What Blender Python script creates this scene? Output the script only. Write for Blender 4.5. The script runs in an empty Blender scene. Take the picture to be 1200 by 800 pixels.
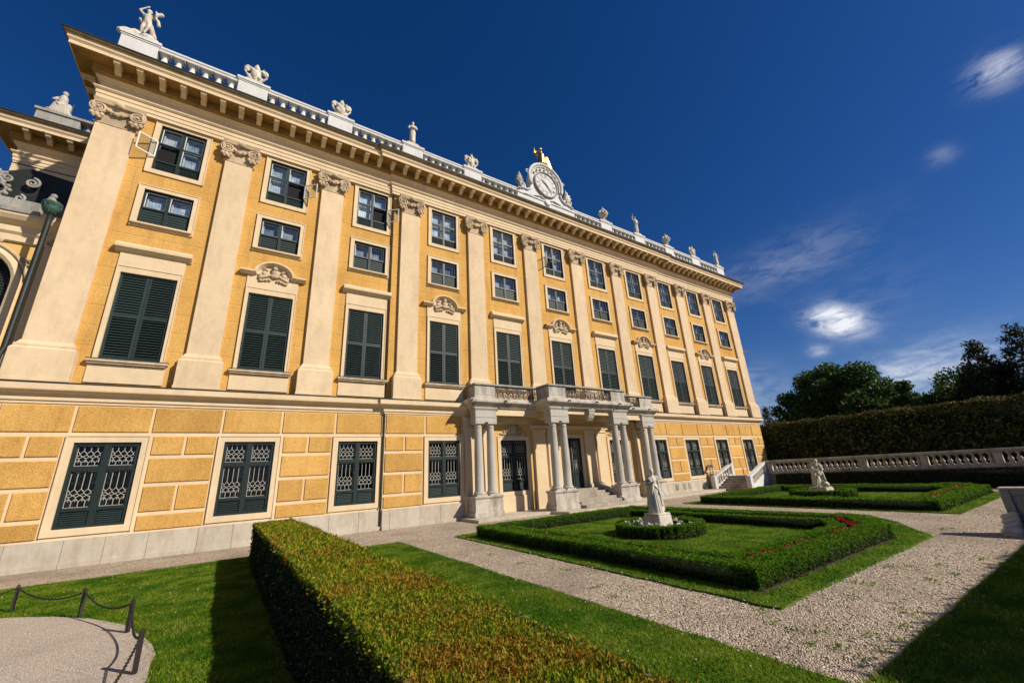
import bpy, bmesh, math, random
import numpy as np
from mathutils import Vector, Matrix
random.seed(7); RNG = np.random.default_rng(11)
PI = math.pi
scene = bpy.context.scene
C = scene.collection
def rad(a): return math.radians(a)

# ------------------------------------------------------------------ camera
CAM = np.array([-17.75, -20.37, 2.128])
YAW, PIT, ROL, FPX = 0.59429, 0.31448, -0.05661, 475.105
_f = np.array([math.sin(YAW)*math.cos(PIT), math.cos(YAW)*math.cos(PIT), math.sin(PIT)])
_r = np.array([math.cos(YAW), -math.sin(YAW), 0.0]); _u = np.cross(_r, _f)
_r2 = _r*math.cos(ROL)+_u*math.sin(ROL); _u2 = -_r*math.sin(ROL)+_u*math.cos(ROL)
cam = bpy.data.cameras.new('camera'); cam.lens = FPX/1200*36; cam.sensor_width = 36
cam.clip_start = 0.05; cam.clip_end = 6000
camo = bpy.data.objects.new('camera', cam); C.objects.link(camo)
camo.matrix_world = Matrix([[_r2[0], _u2[0], -_f[0], CAM[0]], [_r2[1], _u2[1], -_f[1], CAM[1]],
                            [_r2[2], _u2[2], -_f[2], CAM[2]], [0, 0, 0, 1]])
scene.camera = camo
def skydir(px, py):
    d = _f+_r2*(px-600)/FPX-_u2*(py-400)/FPX
    return d/np.linalg.norm(d)

# ------------------------------------------------------------------ materials
def newmat(name):
    m = bpy.data.materials.new(name); m.use_nodes = True
    return m, m.node_tree, m.node_tree.nodes['Principled BSDF']
def N(nt, t, **kw):
    n = nt.nodes.new(t)
    for k, v in kw.items(): setattr(n, k, v)
    return n
def setin(n, **kw):
    for k, v in kw.items(): n.inputs[k.replace('_', ' ')].default_value = v
def noise(nt, vec, scale, detail=4, rough=.6):
    n = N(nt, 'ShaderNodeTexNoise'); setin(n, Scale=scale, Detail=detail, Roughness=rough)
    nt.links.new(vec, n.inputs['Vector']); return n.outputs['Fac']
def ramp(nt, fac, stops):
    r = N(nt, 'ShaderNodeValToRGB'); e = r.color_ramp.elements
    while len(e) < len(stops): e.new(.5)
    for i, (p, c) in enumerate(stops):
        e[i].position = p; e[i].color = (*c, 1) if len(c) == 3 else c
    nt.links.new(fac, r.inputs['Fac']); return r.outputs['Color']
def mix(nt, fac, a, b, mode='MIX'):
    n = N(nt, 'ShaderNodeMix', data_type='RGBA', blend_type=mode)
    for s, v in ((n.inputs[0], fac), (n.inputs[6], a), (n.inputs[7], b)):
        if hasattr(v, 'default_value') or hasattr(v, 'links'): nt.links.new(v, s)
        else: s.default_value = v if not isinstance(v, tuple) else ((*v, 1) if len(v) == 3 else v)
    return n.outputs[2]
def math_(nt, op, a, b=None, c=None, clamp=False):
    n = N(nt, 'ShaderNodeMath', operation=op, use_clamp=clamp)
    for s, v in zip(n.inputs, (a, b, c)):
        if v is None: continue
        if hasattr(v, 'links'): nt.links.new(v, s)
        else: s.default_value = v
    return n.outputs[0]
def bump(nt, b, h, strength, dist, prev=None):
    n = N(nt, 'ShaderNodeBump'); setin(n, Strength=strength, Distance=dist)
    nt.links.new(h, n.inputs['Height'])
    if prev is not None: nt.links.new(prev, n.inputs['Normal'])
    nt.links.new(n.outputs[0], b.inputs['Normal']); return n.outputs[0]
def pos(nt): return N(nt, 'ShaderNodeNewGeometry').outputs['Position']

def surf(name, base, dark=None, rough=.8, big=.6, fine=12, bstr=.2, bdist=.01, stain=0, staincol=(.2, .17, .12), bscale=None, spec=.3, metal=0, mott=.5):
    """a plain surface with broad mottling, fine speckle, bump and optional dirt stains"""
    m, nt, b = newmat(name); P = pos(nt)
    dark = dark or tuple(x*.78 for x in base)
    n1 = noise(nt, P, big, 6, .6); n2 = noise(nt, P, fine, 4, .65)
    f = math_(nt, 'ADD', math_(nt, 'MULTIPLY', n1, .6), math_(nt, 'MULTIPLY', n2, .4))
    col = ramp(nt, f, [(.5-mott*.4, dark), (.5+mott*.35, base)])
    if stain:
        mp = N(nt, 'ShaderNodeMapping'); mp.inputs['Scale'].default_value = (1.6, 1.6, .5); nt.links.new(P, mp.inputs[0])
        s = noise(nt, mp.outputs[0], 1.3, 8, .72)
        sf = ramp(nt, s, [(.45, (0, 0, 0)), (.66, (stain, stain, stain))])
        col = mix(nt, sf, col, staincol)
    nt.links.new(col, b.inputs['Base Color'])
    setin(b, Roughness=rough, Metallic=metal); b.inputs['Specular IOR Level'].default_value = spec
    bump(nt, b, noise(nt, P, bscale or fine*2, 6, .7), bstr, bdist)
    return m

def stucco(name, base, dark, courses=False):
    m, nt, b = newmat(name); P = pos(nt)
    n1 = noise(nt, P, .35, 6, .65); n2 = noise(nt, P, 9, 5, .75); n3 = noise(nt, P, 26, 3, .8)
    f = math_(nt, 'ADD', math_(nt, 'MULTIPLY', n1, .6), math_(nt, 'MULTIPLY', n2, .4))
    col = ramp(nt, f, [(.38, dark), (.58, base)])
    mp = N(nt, 'ShaderNodeMapping'); mp.inputs['Scale'].default_value = (2.2, 2.2, .28); nt.links.new(P, mp.inputs[0])
    col = mix(nt, ramp(nt, noise(nt, mp.outputs[0], 1.0, 7, .7), [(.50, (0, 0, 0)), (.72, (.6, .6, .6))]), col, (dark[0]*.72, dark[1]*.74, dark[2]*.9))
    # darker grains of the rough cast
    g = ramp(nt, n3, [(.36, (.62, .62, .62)), (.5, (1, 1, 1))])
    col = mix(nt, 1.0, col, g, 'MULTIPLY')
    h = math_(nt, 'ADD', math_(nt, 'MULTIPLY', n2, .6), n3)
    nrm = bump(nt, b, h, .75, .03)
    if courses:
        sx = N(nt, 'ShaderNodeSeparateXYZ'); nt.links.new(P, sx.inputs[0])
        z = math_(nt, 'DIVIDE', math_(nt, 'SUBTRACT', sx.outputs[2], 5.88), .8)
        fr = math_(nt, 'ABSOLUTE', math_(nt, 'SUBTRACT', math_(nt, 'FRACT', z), .5))
        line = ramp(nt, fr, [(.462, (1, 1, 1)), (.482, (0, 0, 0))])
        bump(nt, b, line, .5, .02, nrm)
        col = mix(nt, ramp(nt, fr, [(.468, (0, 0, 0)), (.482, (.22, .22, .22))]), col, dark)
    if not courses:   # every block was rendered on its own day
        gi = N(nt, 'ShaderNodeNewGeometry'); mr = N(nt, 'ShaderNodeMapRange'); mr.inputs['To Min'].default_value = .86; mr.inputs['To Max'].default_value = 1.08
        nt.links.new(gi.outputs['Random Per Island'], mr.inputs['Value']); hs = N(nt, 'ShaderNodeHueSaturation'); nt.links.new(col, hs.inputs['Color']); nt.links.new(mr.outputs[0], hs.inputs['Value']); col = hs.outputs[0]
    nt.links.new(col, b.inputs['Base Color']); setin(b, Roughness=.95); b.inputs['Specular IOR Level'].default_value = .1
    return m

def leafmat(name, stops, rough=.55, trans=.35, patch=None, pscale=.6, spec=.35):
    m, nt, b = newmat(name); g = N(nt, 'ShaderNodeNewGeometry')
    col = ramp(nt, g.outputs['Random Per Island'], stops)
    if patch:
        n = noise(nt, g.outputs['Position'], pscale, 3, .6)
        col = mix(nt, ramp(nt, n, [(patch[1], (0, 0, 0)), (patch[2], (1, 1, 1))]), col, ramp(nt, g.outputs['Random Per Island'], patch[0]))
    nt.links.new(col, b.inputs['Base Color']); setin(b, Roughness=rough); b.inputs['Specular IOR Level'].default_value = spec
    tr = N(nt, 'ShaderNodeBsdfTranslucent'); nt.links.new(col, tr.inputs[0])
    ms = N(nt, 'ShaderNodeMixShader'); ms.inputs[0].default_value = trans
    nt.links.new(b.outputs[0], ms.inputs[1]); nt.links.new(tr.outputs[0], ms.inputs[2])
    nt.links.new(ms.outputs[0], nt.nodes['Material Output'].inputs['Surface'])
    return m

YEL, YELD = (.74, .435, .13), (.58, .315, .08)
M = {}
M['yellow'] = stucco('rough_cast_yellow', YEL, YELD)
M['yellow_courses'] = stucco('coursed_yellow', YEL, YELD, True)
M['yellow_smooth'] = surf('smooth_yellow', (.70, .45, .15), (.60, .36, .11), .85, .5, 8, .12, .01)
M['cream'] = surf('cream_plaster', (.76, .60, .385), (.65, .49, .30), .85, .45, 5, .15, .01, stain=.22, staincol=(.42, .31, .2))
M['cream_pil'] = surf('cream_pilaster_plaster', (.75, .58, .37), (.63, .465, .285), .85, .35, 4, .2, .012, stain=.35, staincol=(.40, .29, .18))
M['cream_dirty'] = surf('weathered_cream', (.66, .52, .34), (.46, .345, .22), .9, .9, 7, .3, .015, stain=.6, staincol=(.24, .18, .12))
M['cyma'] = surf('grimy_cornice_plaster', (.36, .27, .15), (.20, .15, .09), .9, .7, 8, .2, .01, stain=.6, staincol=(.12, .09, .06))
M['soffit'] = surf('grimy_bounce_soffit', (.42, .235, .06), (.26, .14, .04), .9, .6, 7, .2, .01, stain=.6, staincol=(.14, .09, .04))  # yellow puts reflected warm light into the colour; the dark stains are grime
M['plinth'] = surf('limestone_plinth', (.56, .50, .40), (.42, .37, .29), .85, .7, 6, .25, .012, stain=.6, staincol=(.33, .25, .15))
M['portico'] = surf('weathered_limestone', (.58, .53, .45), (.42, .38, .31), .85, 1.2, 9, .35, .015, stain=.75, staincol=(.15, .125, .1))
M['column'] = surf('pale_column_stone', (.52, .485, .42), (.42, .385, .33), .8, 1.0, 8, .2, .01, stain=.35, staincol=(.28, .25, .2))
M['white'] = surf('white_painted_stone', (.70, .69, .66), (.58, .57, .54), .8, 1.0, 8, .2, .01, stain=.3, staincol=(.35, .33, .3))
M['statue'] = surf('white_marble', (.72, .68, .58), (.52, .47, .37), .75, 2.2, 14, .35, .012, stain=.65, staincol=(.33, .25, .15))
M['grey'] = surf('lichened_grey_stone', (.42, .40, .36), (.27, .255, .23), .9, 1.4, 9, .35, .015, stain=.6, staincol=(.12, .11, .1))
M['step'] = surf('stair_stone', (.46, .40, .32), (.30, .255, .20), .85, 1.2, 10, .3, .012, stain=.6, staincol=(.15, .11, .08))
M['green'] = surf('dark_green_paint', (.013, .026, .024), (.009, .018, .017), .5, 2, 20, .1, .004, spec=.4)
M['green_slat'] = surf('dark_green_slats', (.017, .033, .030), (.011, .023, .021), .5, 1, 20, .1, .004, spec=.4, stain=.3, staincol=(.03, .04, .035))
M['casement'] = surf('white_window_paint', (.72, .72, .70), None, .5, 3, 20, .05, .003)
M['curtain'] = surf('net_curtain', (.80, .84, .90), (.25, .33, .45), .9, .8, 2.5, .2, .02, mott=.22)
M['dark'] = surf('unlit_room_black', (.012, .012, .013), None, .9)  # near-black colour stands in for the shade inside unlit rooms
M['lattice'] = surf('lattice_paint', (.44, .43, .38), None, .6, 3, 20, .05, .003)
M['iron'] = surf('aged_wrought_iron', (.17, .135, .09), (.035, .03, .025), .55, 3, 25, .2, .004, metal=.3)
M['lead'] = surf('dark_sheet_metal', (.035, .040, .036), (.02, .024, .022), .55, 2, 12, .1, .004, metal=.4)
M['copper'] = surf('green_copper', (.07, .15, .12), (.025, .05, .042), .6, 4, 20, .3, .006, metal=.2)
M['gold'] = surf('gilding', (.80, .46, .08), (.55, .28, .04), .32, 3, 14, .2, .01, metal=.9)
M['black'] = surf('black_paint', (.015, .014, .013), None, .5)
M['roof'] = surf('roof_slate', (.10, .10, .095), (.06, .06, .057), .7, 2, 10, .3, .01)
M['rust'] = surf('rusty_post_iron', (.055, .045, .038), (.03, .026, .024), .75, 8, 40, .4, .004, metal=.3)
M['soil'] = surf('planting_soil', (.085, .06, .04), (.04, .028, .018), .95, 3, 20, .8, .03)
M['bark'] = surf('bark', (.09, .07, .05), (.045, .035, .025), .9, 3, 14, .8, .03)
M['core'] = surf('hedge_inside', (.012, .017, .008), (.008, .011, .006), .95, 2, 9, .8, .05)

def vary(m, lo, hi):
    nt = m.node_tree; b = nt.nodes['Principled BSDF']; src = b.inputs['Base Color'].links[0].from_socket
    oi = N(nt, 'ShaderNodeObjectInfo'); mr = N(nt, 'ShaderNodeMapRange'); mr.inputs['To Min'].default_value = lo; mr.inputs['To Max'].default_value = hi
    nt.links.new(oi.outputs['Random'], mr.inputs['Value']); h = N(nt, 'ShaderNodeHueSaturation'); nt.links.new(src, h.inputs['Color']); nt.links.new(mr.outputs[0], h.inputs['Value']); nt.links.new(h.outputs[0], b.inputs['Base Color'])
vary(M['green_slat'], .75, 1.45); vary(M['curtain'], .45, 1.15); vary(M['cream_pil'], .93, 1.05)
def glassmat(nm, ior, add):
    m, nt, b = newmat(nm)
    g = N(nt, 'ShaderNodeBsdfGlossy'); g.inputs['Roughness'].default_value = .03; g.inputs['Color'].default_value = (.9, .95, 1, 1)
    t = N(nt, 'ShaderNodeBsdfTransparent'); t.inputs[0].default_value = (.78, .84, .86, 1)
    lw = N(nt, 'ShaderNodeLayerWeight'); lw.inputs['Blend'].default_value = .5; fc = math_(nt, 'MULTIPLY', math_(nt, 'POWER', lw.outputs['Facing'], 3.5), ior-.9)
    nz = noise(nt, pos(nt), 1.3, 2, .5); bp = N(nt, 'ShaderNodeBump'); setin(bp, Strength=.25, Distance=.03)
    nt.links.new(nz, bp.inputs['Height']); nt.links.new(bp.outputs[0], g.inputs['Normal'])
    ms = N(nt, 'ShaderNodeMixShader'); nt.links.new(math_(nt, 'ADD', fc, add), ms.inputs[0])
    nt.links.new(t.outputs[0], ms.inputs[1]); nt.links.new(g.outputs[0], ms.inputs[2])
    nt.links.new(ms.outputs[0], nt.nodes['Material Output'].inputs['Surface']); return m
M['glass'] = glassmat('window_glass', 1.6, .07); M['glass_dark'] = glassmat('weak_reflect_glass', 1.3, .03)  # second glass only reflects less, so ground-floor windows look dark

def gravelmat():
    m, nt, b = newmat('pale_gravel'); P = pos(nt)
    def vor(s, out='Color'):
        v = N(nt, 'ShaderNodeTexVoronoi'); v.inputs['Scale'].default_value = s; nt.links.new(P, v.inputs['Vector']); return v.outputs[out]
    bw = N(nt, 'ShaderNodeRGBToBW'); nt.links.new(vor(52), bw.inputs[0])
    bw2 = N(nt, 'ShaderNodeRGBToBW'); nt.links.new(vor(21), bw2.inputs[0])
    big = noise(nt, P, .5, 6, .6)
    v = math_(nt, 'ADD', math_(nt, 'MULTIPLY', bw.outputs[0], .62), math_(nt, 'MULTIPLY', bw2.outputs[0], .38))
    col = ramp(nt, v, [(.12, (.05, .04, .03)), (.34, (.39, .305, .215)), (.58, (.62, .50, .37)), (.85, (.90, .78, .61))])
    col = mix(nt, ramp(nt, big, [(.45, (0, 0, 0)), (.68, (.55, .55, .55))]), col, (.27, .21, .15))
    nt.links.new(col, b.inputs['Base Color']); setin(b, Roughness=.9); b.inputs['Specular IOR Level'].default_value = .2
    h = math_(nt, 'ADD', math_(nt, 'MULTIPLY', vor(52, 'Distance'), -1.0), math_(nt, 'MULTIPLY', vor(21, 'Distance'), -.8))
    bump(nt, b, h, 1.0, .035); return m
M['gravel'] = gravelmat()
def sandmat():
    m, nt, b = newmat('fine_sand_gravel'); P = pos(nt)
    v = N(nt, 'ShaderNodeTexVoronoi'); v.inputs['Scale'].default_value = 60; nt.links.new(P, v.inputs['Vector'])
    bw = N(nt, 'ShaderNodeRGBToBW'); nt.links.new(v.outputs['Color'], bw.inputs[0])
    col = ramp(nt, bw.outputs[0], [(.1, (.33, .265, .20)), (.5, (.52, .435, .345)), (.9, (.66, .57, .47))])
    col = mix(nt, ramp(nt, noise(nt, P, .9, 6, .65), [(.45, (0, 0, 0)), (.7, (.5, .5, .5))]), col, (.34, .28, .22))
    nt.links.new(col, b.inputs['Base Color']); setin(b, Roughness=.92); b.inputs['Specular IOR Level'].default_value = .2
    bump(nt, b, math_(nt, 'ADD', v.outputs['Distance'], noise(nt, P, 7, 6, .7)), .7, .02); return m
M['sand'] = sandmat()
def turfmat():
    m, nt, b = newmat('turf'); P = pos(nt)
    n1 = noise(nt, P, .8, 6, .65); n2 = noise(nt, P, 22, 5, .75)
    f = math_(nt, 'ADD', math_(nt, 'MULTIPLY', n1, .5), math_(nt, 'MULTIPLY', n2, .5))
    col = ramp(nt, f, [(.40, (.035, .08, .005)), (.52, (.085, .165, .009)), (.62, (.19, .24, .03))])
    nt.links.new(col, b.inputs['Base Color']); setin(b, Roughness=.9); b.inputs['Specular IOR Level'].default_value = .1
    bump(nt, b, n2, .9, .05); return m
M['turf'] = turfmat()
M['blade'] = leafmat('grass_blade', [(0, (.10, .19, .006)), (.5, (.17, .29, .010)), (.8, (.26, .34, .02)), (1, (.48, .40, .14))], .6, .5,
                     patch=([(0, (.045, .13, .004)), (1, (.10, .22, .010))], .44, .58), pscale=1.3, spec=.15)
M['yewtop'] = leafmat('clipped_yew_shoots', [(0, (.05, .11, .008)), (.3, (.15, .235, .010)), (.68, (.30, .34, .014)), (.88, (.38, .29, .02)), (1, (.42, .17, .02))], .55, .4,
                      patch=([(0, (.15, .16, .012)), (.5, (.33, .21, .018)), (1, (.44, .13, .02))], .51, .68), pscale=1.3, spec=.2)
M['yewdark'] = leafmat('dark_yew_leaves', [(0, (.012, .028, .006)), (.6, (.022, .045, .009)), (1, (.05, .075, .014))], .5, .15)  # much darker than the top shoots; covers hedge sides and the low hedge
M['box'] = leafmat('box_leaves', [(0, (.045, .12, .006)), (.5, (.10, .22, .010)), (1, (.17, .30, .018))], .6, .4, spec=.12)
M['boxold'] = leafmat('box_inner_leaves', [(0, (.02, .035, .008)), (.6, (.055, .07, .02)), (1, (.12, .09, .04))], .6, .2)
M['screen'] = leafmat('screen_hedge_leaves', [(0, (.025, .045, .010)), (.5, (.07, .095, .02)), (.85, (.14, .16, .04)), (1, (.24, .21, .08))], .5, .3, spec=.2)
M['screenred'] = leafmat('red_hedge_tips', [(0, (.035, .06, .012)), (.6, (.07, .08, .018)), (.85, (.13, .05, .02)), (1, (.22, .035, .02))], .6, .3, spec=.15)
M['tree'] = leafmat('broad_leaves', [(0, (.018, .045, .007)), (.6, (.042, .095, .012)), (1, (.09, .155, .02))], .5, .35)
M['tree2'] = leafmat('dark_needles', [(0, (.010, .020, .007)), (.6, (.018, .034, .010)), (1, (.035, .055, .015))], .55, .2)
M['red'] = leafmat('red_petals', [(0, (.30, .01, .015)), (1, (.55, .03, .03))], .5, .3)
M['white_petal'] = leafmat('white_petals', [(0, (.65, .65, .6)), (1, (.85, .85, .8))], .6, .3)

# ------------------------------------------------------------------ mesh builder
class MB:
    def __init__(s): s.v = []; s.f = []
    def add(s, vs, fs):
        o = len(s.v); s.v += [tuple(map(float, p)) for p in vs]; s.f += [tuple(i+o for i in f) for f in fs]; return s
    def box(s, x0, x1, y0, y1, z0, z1):
        if x0 > x1: x0, x1 = x1, x0
        if y0 > y1: y0, y1 = y1, y0
        return s.add([(x0, y0, z0), (x1, y0, z0), (x1, y1, z0), (x0, y1, z0), (x0, y0, z1), (x1, y0, z1), (x1, y1, z1), (x0, y1, z1)],
                     [(0, 3, 2, 1), (4, 5, 6, 7), (0, 1, 5, 4), (1, 2, 6, 5), (2, 3, 7, 6), (3, 0, 4, 7)])
    def frust(s, x0, x1, y0, y1, z0, X0, X1, Y0, Y1, z1):
        return s.add([(x0, y0, z0), (x1, y0, z0), (x1, y1, z0), (x0, y1, z0), (X0, Y0, z1), (X1, Y0, z1), (X1, Y1, z1), (X0, Y1, z1)],
                     [(0, 3, 2, 1), (4, 5, 6, 7), (0, 1, 5, 4), (1, 2, 6, 5), (2, 3, 7, 6), (3, 0, 4, 7)])
    def xz(s, poly, y0, y1):
        """polygon (x,z), counter-clockwise seen from -y, extruded y0..y1"""
        n = len(poly)
        return s.add([(x, y0, z) for x, z in poly]+[(x, y1, z) for x, z in poly],
                     [tuple(range(n)), tuple(range(2*n-1, n-1, -1))]+[(i, i+n, (i+1) % n+n, (i+1) % n) for i in range(n)])
    def yz(s, poly, x0, x1):
        n = len(poly)
        return s.add([(x0, y, z) for y, z in poly]+[(x1, y, z) for y, z in poly],
                     [tuple(range(n)), tuple(range(2*n-1, n-1, -1))]+[(i, i+n, (i+1) % n+n, (i+1) % n) for i in range(n)])
    def xy(s, poly, z0, z1):
        n = len(poly)
        return s.add([(x, y, z0) for x, y in poly]+[(x, y, z1) for x, y in poly],
                     [tuple(range(n-1, -1, -1)), tuple(range(n, 2*n))]+[(i, (i+1) % n, (i+1) % n+n, i+n) for i in range(n)])
    def lathe(s, prof, c=(0, 0, 0), n=14, a0=0, a1=2*PI, sx=1, sy=1):
        full = abs(a1-a0-2*PI) < 1e-6; k = n if full else n+1; vs = []; fs = []
        for r, z in prof:
            for i in range(k):
                a = a0+(a1-a0)*i/n; vs.append((c[0]+r*math.cos(a)*sx, c[1]+r*math.sin(a)*sy, c[2]+z))
        for j in range(len(prof)-1):
            for i in range(n):
                i2 = (i+1) % k; fs.append((j*k+i, j*k+i2, (j+1)*k+i2, (j+1)*k+i))
        if prof[0][0] > 1e-4 and full: fs.append(tuple(range(k-1, -1, -1)))
        if prof[-1][0] > 1e-4 and full: fs.append(tuple((len(prof)-1)*k+i for i in range(k)))
        return s.add(vs, fs)
    def tube(s, pts, r, n=8, caps=True):
        pts = [Vector(p) for p in pts]; m = len(pts); rs = r if isinstance(r, (list, tuple)) else [r]*m; vs = []; fs = []
        up = None
        for i, p in enumerate(pts):
            t = (pts[min(i+1, m-1)]-pts[max(i-1, 0)])
            t = t.normalized() if t.length > 1e-9 else Vector((0, 0, 1))
            if up is None: up = t.orthogonal().normalized()
            up = (up-t*up.dot(t)); up = up.normalized() if up.length > 1e-6 else t.orthogonal().normalized()
            q = t.cross(up)
            for k in range(n):
                a = 2*PI*k/n; vs.append(p+(up*math.cos(a)+q*math.sin(a))*rs[i])
        for i in range(m-1):
            for k in range(n): fs.append((i*n+k, i*n+(k+1) % n, (i+1)*n+(k+1) % n, (i+1)*n+k))
        if caps: fs += [tuple(range(n-1, -1, -1)), tuple((m-1)*n+k for k in range(n))]
        return s.add(vs, fs)
    def ball(s, c, r, n=10, m=7, rot=None):
        rx, ry, rz = (r, r, r) if not isinstance(r, (list, tuple)) else r
        vs = []; fs = []
        for j in range(1, m):
            t = PI*j/m
            for i in range(n):
                a = 2*PI*i/n; vs.append(Vector((rx*math.sin(t)*math.cos(a), ry*math.sin(t)*math.sin(a), rz*math.cos(t))))
        vs += [Vector((0, 0, rz)), Vector((0, 0, -rz))]
        if rot: vs = [Matrix.Rotation(rot[0], 3, 'X') @ v if rot[0] else v for v in vs]; vs = [Matrix.Rotation(rot[1], 3, 'Y') @ v for v in vs]; vs = [Matrix.Rotation(rot[2], 3, 'Z') @ v for v in vs]
        vs = [v+Vector(c) for v in vs]; top = (m-1)*n
        for j in range(m-2):
            for i in range(n): fs.append((j*n+i, (j+1)*n+i, (j+1)*n+(i+1) % n, j*n+(i+1) % n))
        for i in range(n):
            fs.append((top, i, (i+1) % n)); fs.append((top+1, (m-2)*n+(i+1) % n, (m-2)*n+i))
        return s.add(vs, fs)
    def cap(s, a, b, r1, r2, n=9):
        """tapered limb with round ends"""
        a, b = Vector(a), Vector(b); d = b-a; L = max(d.length, 1e-6); u = d/L
        pts = [a-u*r1*.98, a-u*r1*.7, a-u*r1*.2, a+u*r1*.0, b, b+u*r2*.2, b+u*r2*.7, b+u*r2*.98]
        rs = [r1*.15, r1*.7, r1*.98, r1, r2, r2*.98, r2*.7, r2*.15]
        return s.tube(pts, rs, n)
    def sweep(s, prof, path, closed=False):
        """profile of (outset, z) along a plan path, outward on the right-hand side of travel, mitred"""
        n = len(path); ms = []
        P = [Vector(p) for p in path]
        def nr(a, b): d = (b-a).normalized(); return Vector((d.y, -d.x))
        for i in range(n):
            if closed or 0 < i < n-1: n1 = nr(P[i-1], P[i]); n2 = nr(P[i], P[(i+1) % n])
            elif i == 0: n1 = n2 = nr(P[0], P[1])
            else: n1 = n2 = nr(P[-2], P[-1])
            mm = n1+n2; ms.append(mm/(mm.dot(n1)) if mm.length > 1e-6 else n1)
        k = len(prof); vs = []
        for i in range(n):
            for o, z in prof: q = P[i]+ms[i]*o; vs.append((q.x, q.y, z))
        fs = []
        for i in range(n if closed else n-1):
            i2 = (i+1) % n
            for j in range(k-1): fs.append((i*k+j, i2*k+j, i2*k+j+1, i*k+j+1))
        if not closed: fs += [tuple(range(k)), tuple((n-1)*k+j for j in range(k-1, -1, -1))]
        return s.add(vs, fs)
    def spiral(s, c, r0, r1, turns, tube, ax='xz', a0=0, sgn=1, n=None, tn=6):
        n = n or int(16*turns); pts = []; rs = []
        for i in range(n+1):
            t = i/n; a = a0+sgn*turns*2*PI*t; r = r0+(r1-r0)*t**.85
            dx, dz = r*math.cos(a), r*math.sin(a)
            pts.append((c[0]+dx, c[1], c[2]+dz) if ax == 'xz' else ((c[0], c[1]+dx, c[2]+dz) if ax == 'yz' else (c[0]+dx, c[1]+dz, c[2])))
            rs.append(tube*(1-.45*t))
        return s.tube(pts, rs, tn)
    def xf(s, M4, start=0):
        for i in range(start, len(s.v)):
            q = M4 @ Vector(s.v[i]); s.v[i] = (q.x, q.y, q.z)
        return s
    def mesh(s, name, mats, smooth=False, fix=True):
        me = bpy.data.meshes.new(name); me.from_pydata(s.v, [], s.f)
        if fix:
            b = bmesh.new(); b.from_mesh(me); bmesh.ops.recalc_face_normals(b, faces=b.faces); b.to_mesh(me); b.free()
        for m in (mats if isinstance(mats, (list, tuple)) else [mats]): me.materials.append(m)
        if smooth: me.polygons.foreach_set('use_smooth', [True]*len(me.polygons))
        me.update(); return me
    def obj(s, name, mats, parent=None, loc=(0, 0, 0), smooth=False, bevel=0, auto=False, rot=0):
        me = s.mesh(name, mats, smooth or auto)
        return place(name, me, parent, loc, bevel, rot, auto)
def place(name, me, parent=None, loc=(0, 0, 0), bevel=0, rot=0, auto=False):
    o = bpy.data.objects.new(name, me); C.objects.link(o); o.location = loc; o.rotation_euler = (0, 0, rot)
    if parent is not None: o.parent = parent
    if auto:
        try: me.set_sharp_from_angle(angle=rad(38))
        except Exception: pass
    if bevel:
        b = o.modifiers.new('bevel', 'BEVEL'); b.width = bevel; b.segments = 1; b.limit_method = 'ANGLE'; b.angle_limit = rad(50)
    return o
def tag(o, label=None, cat=None, group=None, kind=None):
    if label: o['label'] = label
    if cat: o['category'] = cat
    if group: o['group'] = group
    if kind: o['kind'] = kind
    return o
def thing(name, label, cat, loc=(0, 0, 0), rot=0, group=None):
    o = bpy.data.objects.new(name, None); C.objects.link(o); o.location = loc; o.rotation_euler = (0, 0, rot); o.empty_display_size = .2
    return tag(o, label, cat, group)
KIDS = {}
def kids(o):
    return [c for c in C.objects if c.parent == o]
def copy_tree(o, parent=None, loc=None, rot=None, depth=0):
    c = o.copy(); C.objects.link(c)
    if parent is not None: c.parent = parent
    if loc is not None: c.location = loc
    if rot is not None: c.rotation_euler = (0, 0, rot)
    for ch in kids(o): copy_tree(ch, c, depth=depth+1)
    return c

def remesh(mb, name, mat, voxel, parent=None, loc=(0, 0, 0), smooth_it=2, rot=0, scale=1.0, tilt=None):
    """fuse the shapes of a builder into one continuous carved surface"""
    me = mb.mesh(name+'_raw', mat); o = bpy.data.objects.new(name+'_raw', me); C.objects.link(o)
    r = o.modifiers.new('r', 'REMESH'); r.mode = 'VOXEL'; r.voxel_size = voxel; r.use_smooth_shade = True
    if smooth_it: s_ = o.modifiers.new('s', 'SMOOTH'); s_.factor = .5; s_.iterations = smooth_it
    bpy.context.view_layer.update(); dg = bpy.context.evaluated_depsgraph_get()
    out = bpy.data.meshes.new_from_object(o.evaluated_get(dg)); out.name = name
    C.objects.unlink(o); bpy.data.objects.remove(o); bpy.data.meshes.remove(me)
    if not out.materials: out.materials.append(mat)
    if scale != 1.0 or tilt is not None:
        T = Matrix.Scale(scale, 4)
        if tilt is not None: T = Matrix.Rotation(tilt, 4, 'Y') @ T
        out.transform(T)
    out.polygons.foreach_set('use_smooth', [True]*len(out.polygons))
    return place(name, out, parent, loc, 0, rot)

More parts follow.
